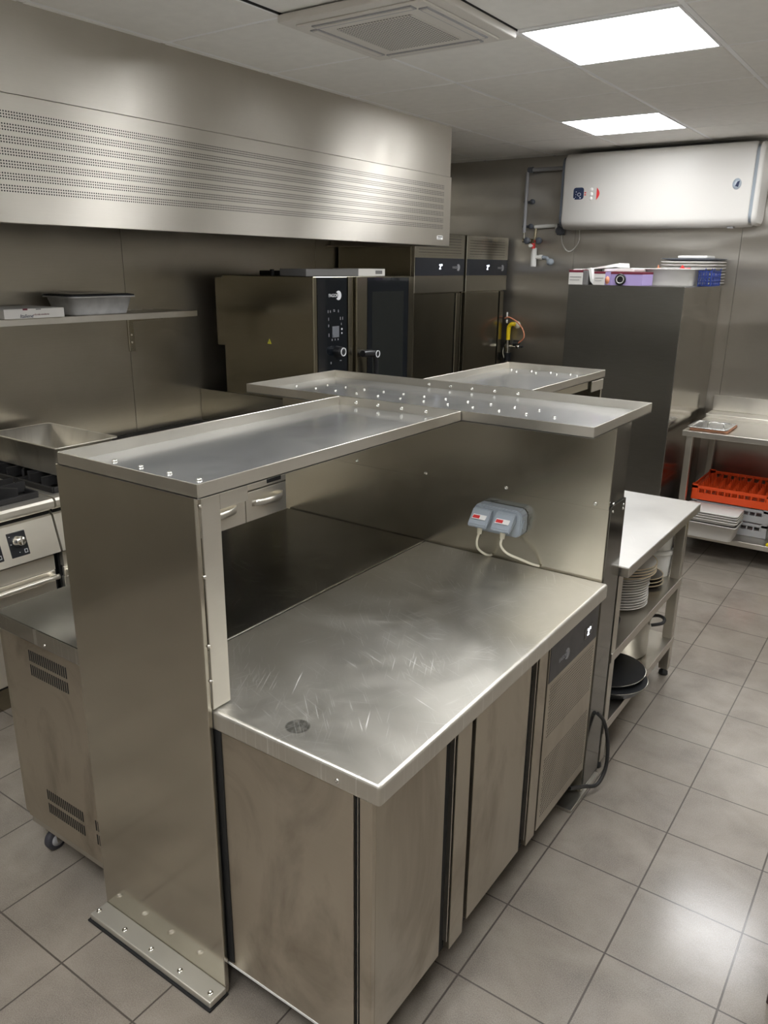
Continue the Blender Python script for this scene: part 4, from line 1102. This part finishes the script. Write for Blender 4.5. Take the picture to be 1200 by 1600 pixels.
b.lathe([(.024, 0), (.026, .02), (.02, .03), (.0001, .03)], (-2.815, py-.02, 2.058), 20, 2, 'y'); b.lathe([(.022, 0), (.026, .02), (.02, .03), (.0001, .03)], (-2.715, py-.02, 2.058), 20, 2, 'y')
b.cyl((-2.76, py, 2.15), (-2.765, py, 2.03), .011, m=1); b.cyl((-2.755, py-.02, 2.055), (-2.71, py-.02, 2.055), .009, m=3)
b.build('safety_valve', ['chrome', 'brass', 'grey_dark', 'red'], t)
b = MB(); b.cyl((-2.775, py-.03, 2.018), (-2.775, py-.055, 2.022), .014, m=1); b.cyl((-2.765, py-.02, 2.04), (-2.765, py-.02, 2.0), .016, m=0); b.build('drain_spout', ['red', 'white_pl'], t)
b = MB(); b.cyl((-2.765, py, 2.005), (-2.765, py, 1.965), .022); b.cyl((-2.765, py, 1.965), (-2.765, py, 1.865), .024); b.cyl((-2.745, py, 1.935), (-2.705, py, 1.935), .016); b.cyl((-2.715, py, 1.935), (-2.692, py, 1.935), .019)
b.build('drain_trap', 'white_pl', t)
b = MB(); b.tube([(-2.69, py, 1.935), (-2.655, py, 1.930), (-2.63, py-.01, 1.905), (-2.60, py-.02, 1.89)], .014, 12); b.lathe([(.024, 0), (.026, .03), (.018, .045), (.0001, .045)], (-2.61, py-.01, 1.90), 20, 0, 'y')
b.build('waste_elbow', 'grey_pl', t)
b = MB(); b.tube([(-2.548, 6.02, 2.10), (-2.54, 6.02, 2.04), (-2.505, 6.02, 1.99), (-2.47, 6.02, 1.98), (-2.43, 6.02, 2.01), (-2.405, 6.02, 2.06), (-2.40, 6.0, 2.135)], .0045, 8)
tag(b.build('heater_cable', 'white_pl'), 'thin white cable drooping in a loop under the left end of the water heater', 'cable')

# gas valve and hose
t = thing('gas_tap', (-2.93, 6.0, 1.10), 'yellow gas pipe with tap and fittings on the far wall beside the tall fridges', 'gas tap')
gy = YB-.05
b = MB(); b.tube([(-2.945, gy, 1.285), (-2.945, gy, 1.36), (-2.938, gy, 1.395), (-2.915, gy, 1.412), (-2.895, gy+.015, 1.410)], .017, 14); b.build('gas_pipe', 'yellow_gas', t)
b = MB(); b.lathe([(.030, 0), (.030, .006), (.0001, .006)], (-2.893, YB-.001, 1.405), 24, 0, 'y'); b.build('wall_collar', 'cream', t)
b = MB(); b.cyl((-2.945, gy, 1.285), (-2.942, gy, 1.18), .022, m=0); b.cyl((-2.945, gy, 1.25), (-2.945, gy, 1.225), .032, m=0); b.cyl((-2.94, gy, 1.18), (-2.94, gy, 1.115), .027, m=1); b.cyl((-2.94, gy, 1.115), (-2.94, gy, 1.05), .012, m=0)
b.cyl((-2.94, gy-.01, 1.235), (-2.85, gy-.01, 1.232), .012, m=0); b.cyl((-2.885, gy-.01, 1.26), (-2.84, gy-.01, 1.26), .026, m=1)
b.build('tap_body', ['chrome', 'black'], t)
b = MB(); b.box(-2.86, -2.80, gy-.04, gy, 1.228, 1.246, .004, 0); b.lathe([(.012, 0), (.014, .012), (.0001, .014)], (-2.83, gy-.04, 1.237), 16, 1, 'y'); b.build('tap_handle', ['black', 'chrome'], t)
b = MB(); b.tube([(-2.985, gy, 1.455), (-2.94, gy-.01, 1.465), (-2.86, gy-.02, 1.43), (-2.80, gy-.03, 1.37), (-2.79, gy-.03, 1.31), (-2.84, gy-.02, 1.265)], .006, 8); b.build('hose', 'copper', t)
b = MB(); b.cyl((-2.965, gy, 1.505), (-2.965, gy, 1.455), .007); b.cyl((-2.965, gy, 1.445), (-2.965, gy, 1.42), .008); b.build('hose_union', 'white_pl', t)
b = MB(); b.tube([(-2.975, gy, 1.24), (-2.985, gy, 1.17), (-2.955, gy, 1.11), (-2.93, gy, 1.08)], .004, 8)
tag(b.build('earth_wire', 'cream'), 'thin pale wire running down beside the gas tap', 'wire')

# ------------------------------------------------------------------ what stands on the tall cabinet
zc = 1.7535
def boxbox(x0, x1, y0, y1, h, lab, mats, name='foil_box', zb=zc):
    b = MB(); b.box(x0, x1, y0, y1, zb, zb+h*.84, .001, 0); b.box(x0-.0005, x1+.0005, y0-.0005, y1+.0005, zb+h*.84, zb+h, .001, 1)
    b.box(x0+.008, x1-.008, y0-.0012, y0-.0002, zb+h*.50, zb+h*.54, 0, 2); b.box(x0+.008, x1-.02, y0-.0012, y0-.0002, zb+h*.30, zb+h*.33, 0, 2)
    return b
t = thing('foil_box', (-2.03, 5.26, zc), 'small grey and maroon carton at the left end of the cabinet top', 'box', 'catering roll boxes on the cabinet')
boxbox(-2.090, -1.995, 5.105, 5.42, .090, '', 0).build('carton', ['carton', 'maroon', 'carton_grey'], t)
b = MB(); b.box(-1.9945, -1.962, 5.107, 5.40, zc, zc+.088, .001); b.build('dark_side', 'carton_grey', t)
b = MB(); b.prism([(-2.07, zc+.0905), (-2.01, zc+.0905), (-2.00, zc+.096), (-2.06, zc+.098)], 'y', 5.12, 5.3); b.build('torn_flap', 'paper', t)
t = thing('foil_box', (-1.86, 5.27, zc), 'grey and maroon carton with a purple side, second box from the left on the cabinet', 'box', 'catering roll boxes on the cabinet')
boxbox(-1.918, -1.845, 5.105, 5.41, .082, '', 0).build('carton', ['carton', 'maroon', 'carton_grey'], t)
b = MB(); b.box(-1.8445, -1.81, 5.107, 5.40, zc, zc+.080, .001, 0); b.lathe([(.025, 0), (.025, .001), (.0001, .001)], (-1.828, 5.106, zc+.03), 16, 1, 'y', sx=.6); b.build('printed_side', ['lilac', 'copper'], t)
t = thing('foil_box', (-1.71, 5.27, zc), 'long purple carton with maroon lid and a black round hole in its end', 'box', 'catering roll boxes on the cabinet')
b = MB(); b.box(-1.8095, -1.604, 5.11, 5.322, zc, zc+.068, .001, 0); b.box(-1.8095, -1.604, 5.109, 5.323, zc+.068, zc+.082, .001, 1); b.build('carton', ['lilac', 'maroon'], t)
b = MB(); b.lathe([(.020, -.02), (.034, 0), (.036, .010), (.030, .018), (.026, .012)], (-1.742, 5.108, zc+.036), 24, 0, 'y'); b.lathe([(.025, .012), (.023, .0185), (.020, .012)], (-1.742, 5.108, zc+.036), 24, 1, 'y', caps=False); b.build('roll_core', ['black', 'paper'], t)
b = MB(); b.prism([(-1.865, zc+.0845), (-1.665, zc+.0845), (-1.662, zc+.100), (-1.70, zc+.106), (-1.86, zc+.100)], 'y', 5.13, 5.38, 0, .002)
tag(b.build('folded_cloth', 'paper'), 'folded white cloth lying across the purple and maroon cartons', 'cloth')
b = MB()
b.prism([(-1.990, zc+.098), (-1.975, zc+.100), (-1.955, zc+.104), (-1.945, zc+.098), (-1.938, zc+.05), (-1.922, zc+.004), (-1.925, zc+.0), (-1.945, zc+.02), (-1.956, zc+.06), (-1.962, zc+.092)], 'y', 5.12, 5.32, 0)
b.prism([(-1.975, zc+.100), (-1.78, zc+.135), (-1.775, zc+.108), (-1.80, zc+.112), (-1.945, zc+.098)], 'y', 5.16, 5.36, 0)
tag(b.build('paper_bag', 'paper'), 'crumpled white paper bag slumped between the two maroon-lidded cartons', 'bag')
t = thing('plastic_tub', (-1.51, 5.45, zc), 'cloudy white rectangular plastic tub in front of the plate stack on the cabinet', 'tub')
b = MB(); pan_shape(b, -1.678, -1.343, 5.33, 5.575, zc, zc+.106, .008, .022, .03, .002); b.build('tub_body', 'clear_tub', t)
def scrap(x, y, z, dx, lab, mt):
    b = MB(); b.prism([(x, z), (x+dx*.3, z+.010), (x+dx*.45, z+.030), (x+dx*.6, z+.012), (x+dx, z+.014), (x+dx, z+.004), (x+dx*.5, z-.004)], 'y', y, y+.02)
    tag(b.build('paper_scrap', mt), lab, 'packet')
b = MB(); b.box(-1.635, -1.385, 5.372, 5.535, zc+.0035, zc+.092, .004); tag(b.build('wrapped_goods', 'carton_grey'), 'wrapped packets filling the cloudy white tub on the cabinet', 'packet')
scrap(-1.49, 5.40, zc+.098, .09, 'red crumpled wrapper poking out of the cloudy tub', 'red')
scrap(-1.62, 5.42, zc+.098, .025, 'small orange and white packet at the left of the cloudy tub', 'copper')
# plate stack
pc = (-1.335, 5.60)
def plate2(z, lab, mats, grp):
    b = MB(); w0 = .183
    loft(b, [(rr_(pc[0]-w0*.7, pc[0]+w0*.7, pc[1]-w0*.7, pc[1]+w0*.7, .05), z), (rr_(pc[0]-w0, pc[0]+w0, pc[1]-w0, pc[1]+w0, .05), z+.012), (rr_(pc[0]-w0, pc[0]+w0, pc[1]-w0, pc[1]+w0, .05), z+.016), (rr_(pc[0]-w0*.72, pc[0]+w0*.72, pc[1]-w0*.72, pc[1]+w0*.72, .05), z+.005)])
    o = b.build('serving_dish', mats, origin=(pc[0], pc[1], z)); tag(o, lab, 'dish', grp); return o
pc = (-1.560, 5.75) if False else (-1.490, 5.835)
f0 = None
for k in range(8):
    z = zc+.0005+.0195*k
    if f0 is None: f0 = plate2(z, 'lowest white square dish of the stack behind the cloudy tub on the cabinet', 'ceramic', 'white dishes stacked on the cabinet')
    else: c = f0.copy(); COL.objects.link(c); c.location.z = z; c['label'] = ORD[k] + ' white square dish from the bottom of the stack behind the cloudy tub'
plate2(zc+.0005+.0195*8, 'dark-edged dish near the top of the stack on the cabinet', 'grey_dark', 'dark-edged dishes on the cabinet stack')
b = MB(); b.box(-1.56, -1.37, 5.68, 5.90, zc+.1735, zc+.190, .004); tag(b.build('white_box', 'carton'), 'flat white box lying on top of the stacked dishes', 'box')
# blue crate
t = thing('blue_basket', (-1.30, 5.5, zc), 'small dark blue lattice basket at the right end of the cabinet top', 'basket')
b = MB(); bx0, bx1, by0, by1 = -1.340, -1.262, 5.40, 5.63
for (z0, z1) in ((0, .008), (.028, .033), (.053, .058), (.086, .095)):
    for y in (by0, by1): b.box(bx0, bx1, y, y+.004, zc+z0, zc+z1, 0)
    for x in (bx0, bx1): b.box(x, x+.004, by0, by1, zc+z0, zc+z1, 0)
for k in range(5):
    x = bx0+(bx1-bx0)*k/4
    for y in (by0, by1): b.box(x-.0025, x+.0025, y, y+.004, zc, zc+(.110 if k in (2, 4) else .095), 0)
for k in range(8):
    y = by0+(by1-by0)*k/7
    for x in (bx0, bx1): b.box(x, x+.004, y-.003, y+.003, zc, zc+.095, 0)
for k in range(8): x = bx0+(bx1-bx0)*k/7; b.box(x-.002, x+.002, by0, by1, zc, zc+.004, 0)
b.build('lattice', 'blue', t)

# dark stool just outside the right edge; one of its legs shows
t = thing('stool', (.08, 2.03, 0), 'dark brown stool with one leg showing at the right edge of the view', 'stool')
for (x, y) in ((-.047, 1.902), (.207, 1.902), (-.047, 2.16), (.207, 2.16)):
    b = MB(); b.box(x-.017, x+.017, y-.017, y+.017, 0, .43, .003); b.build('leg', 'wood', t)
b = MB(); b.box(-.064, .224, 1.885, 2.177, .43, .455, .005, seg=2); b.build('seat', 'wood', t)
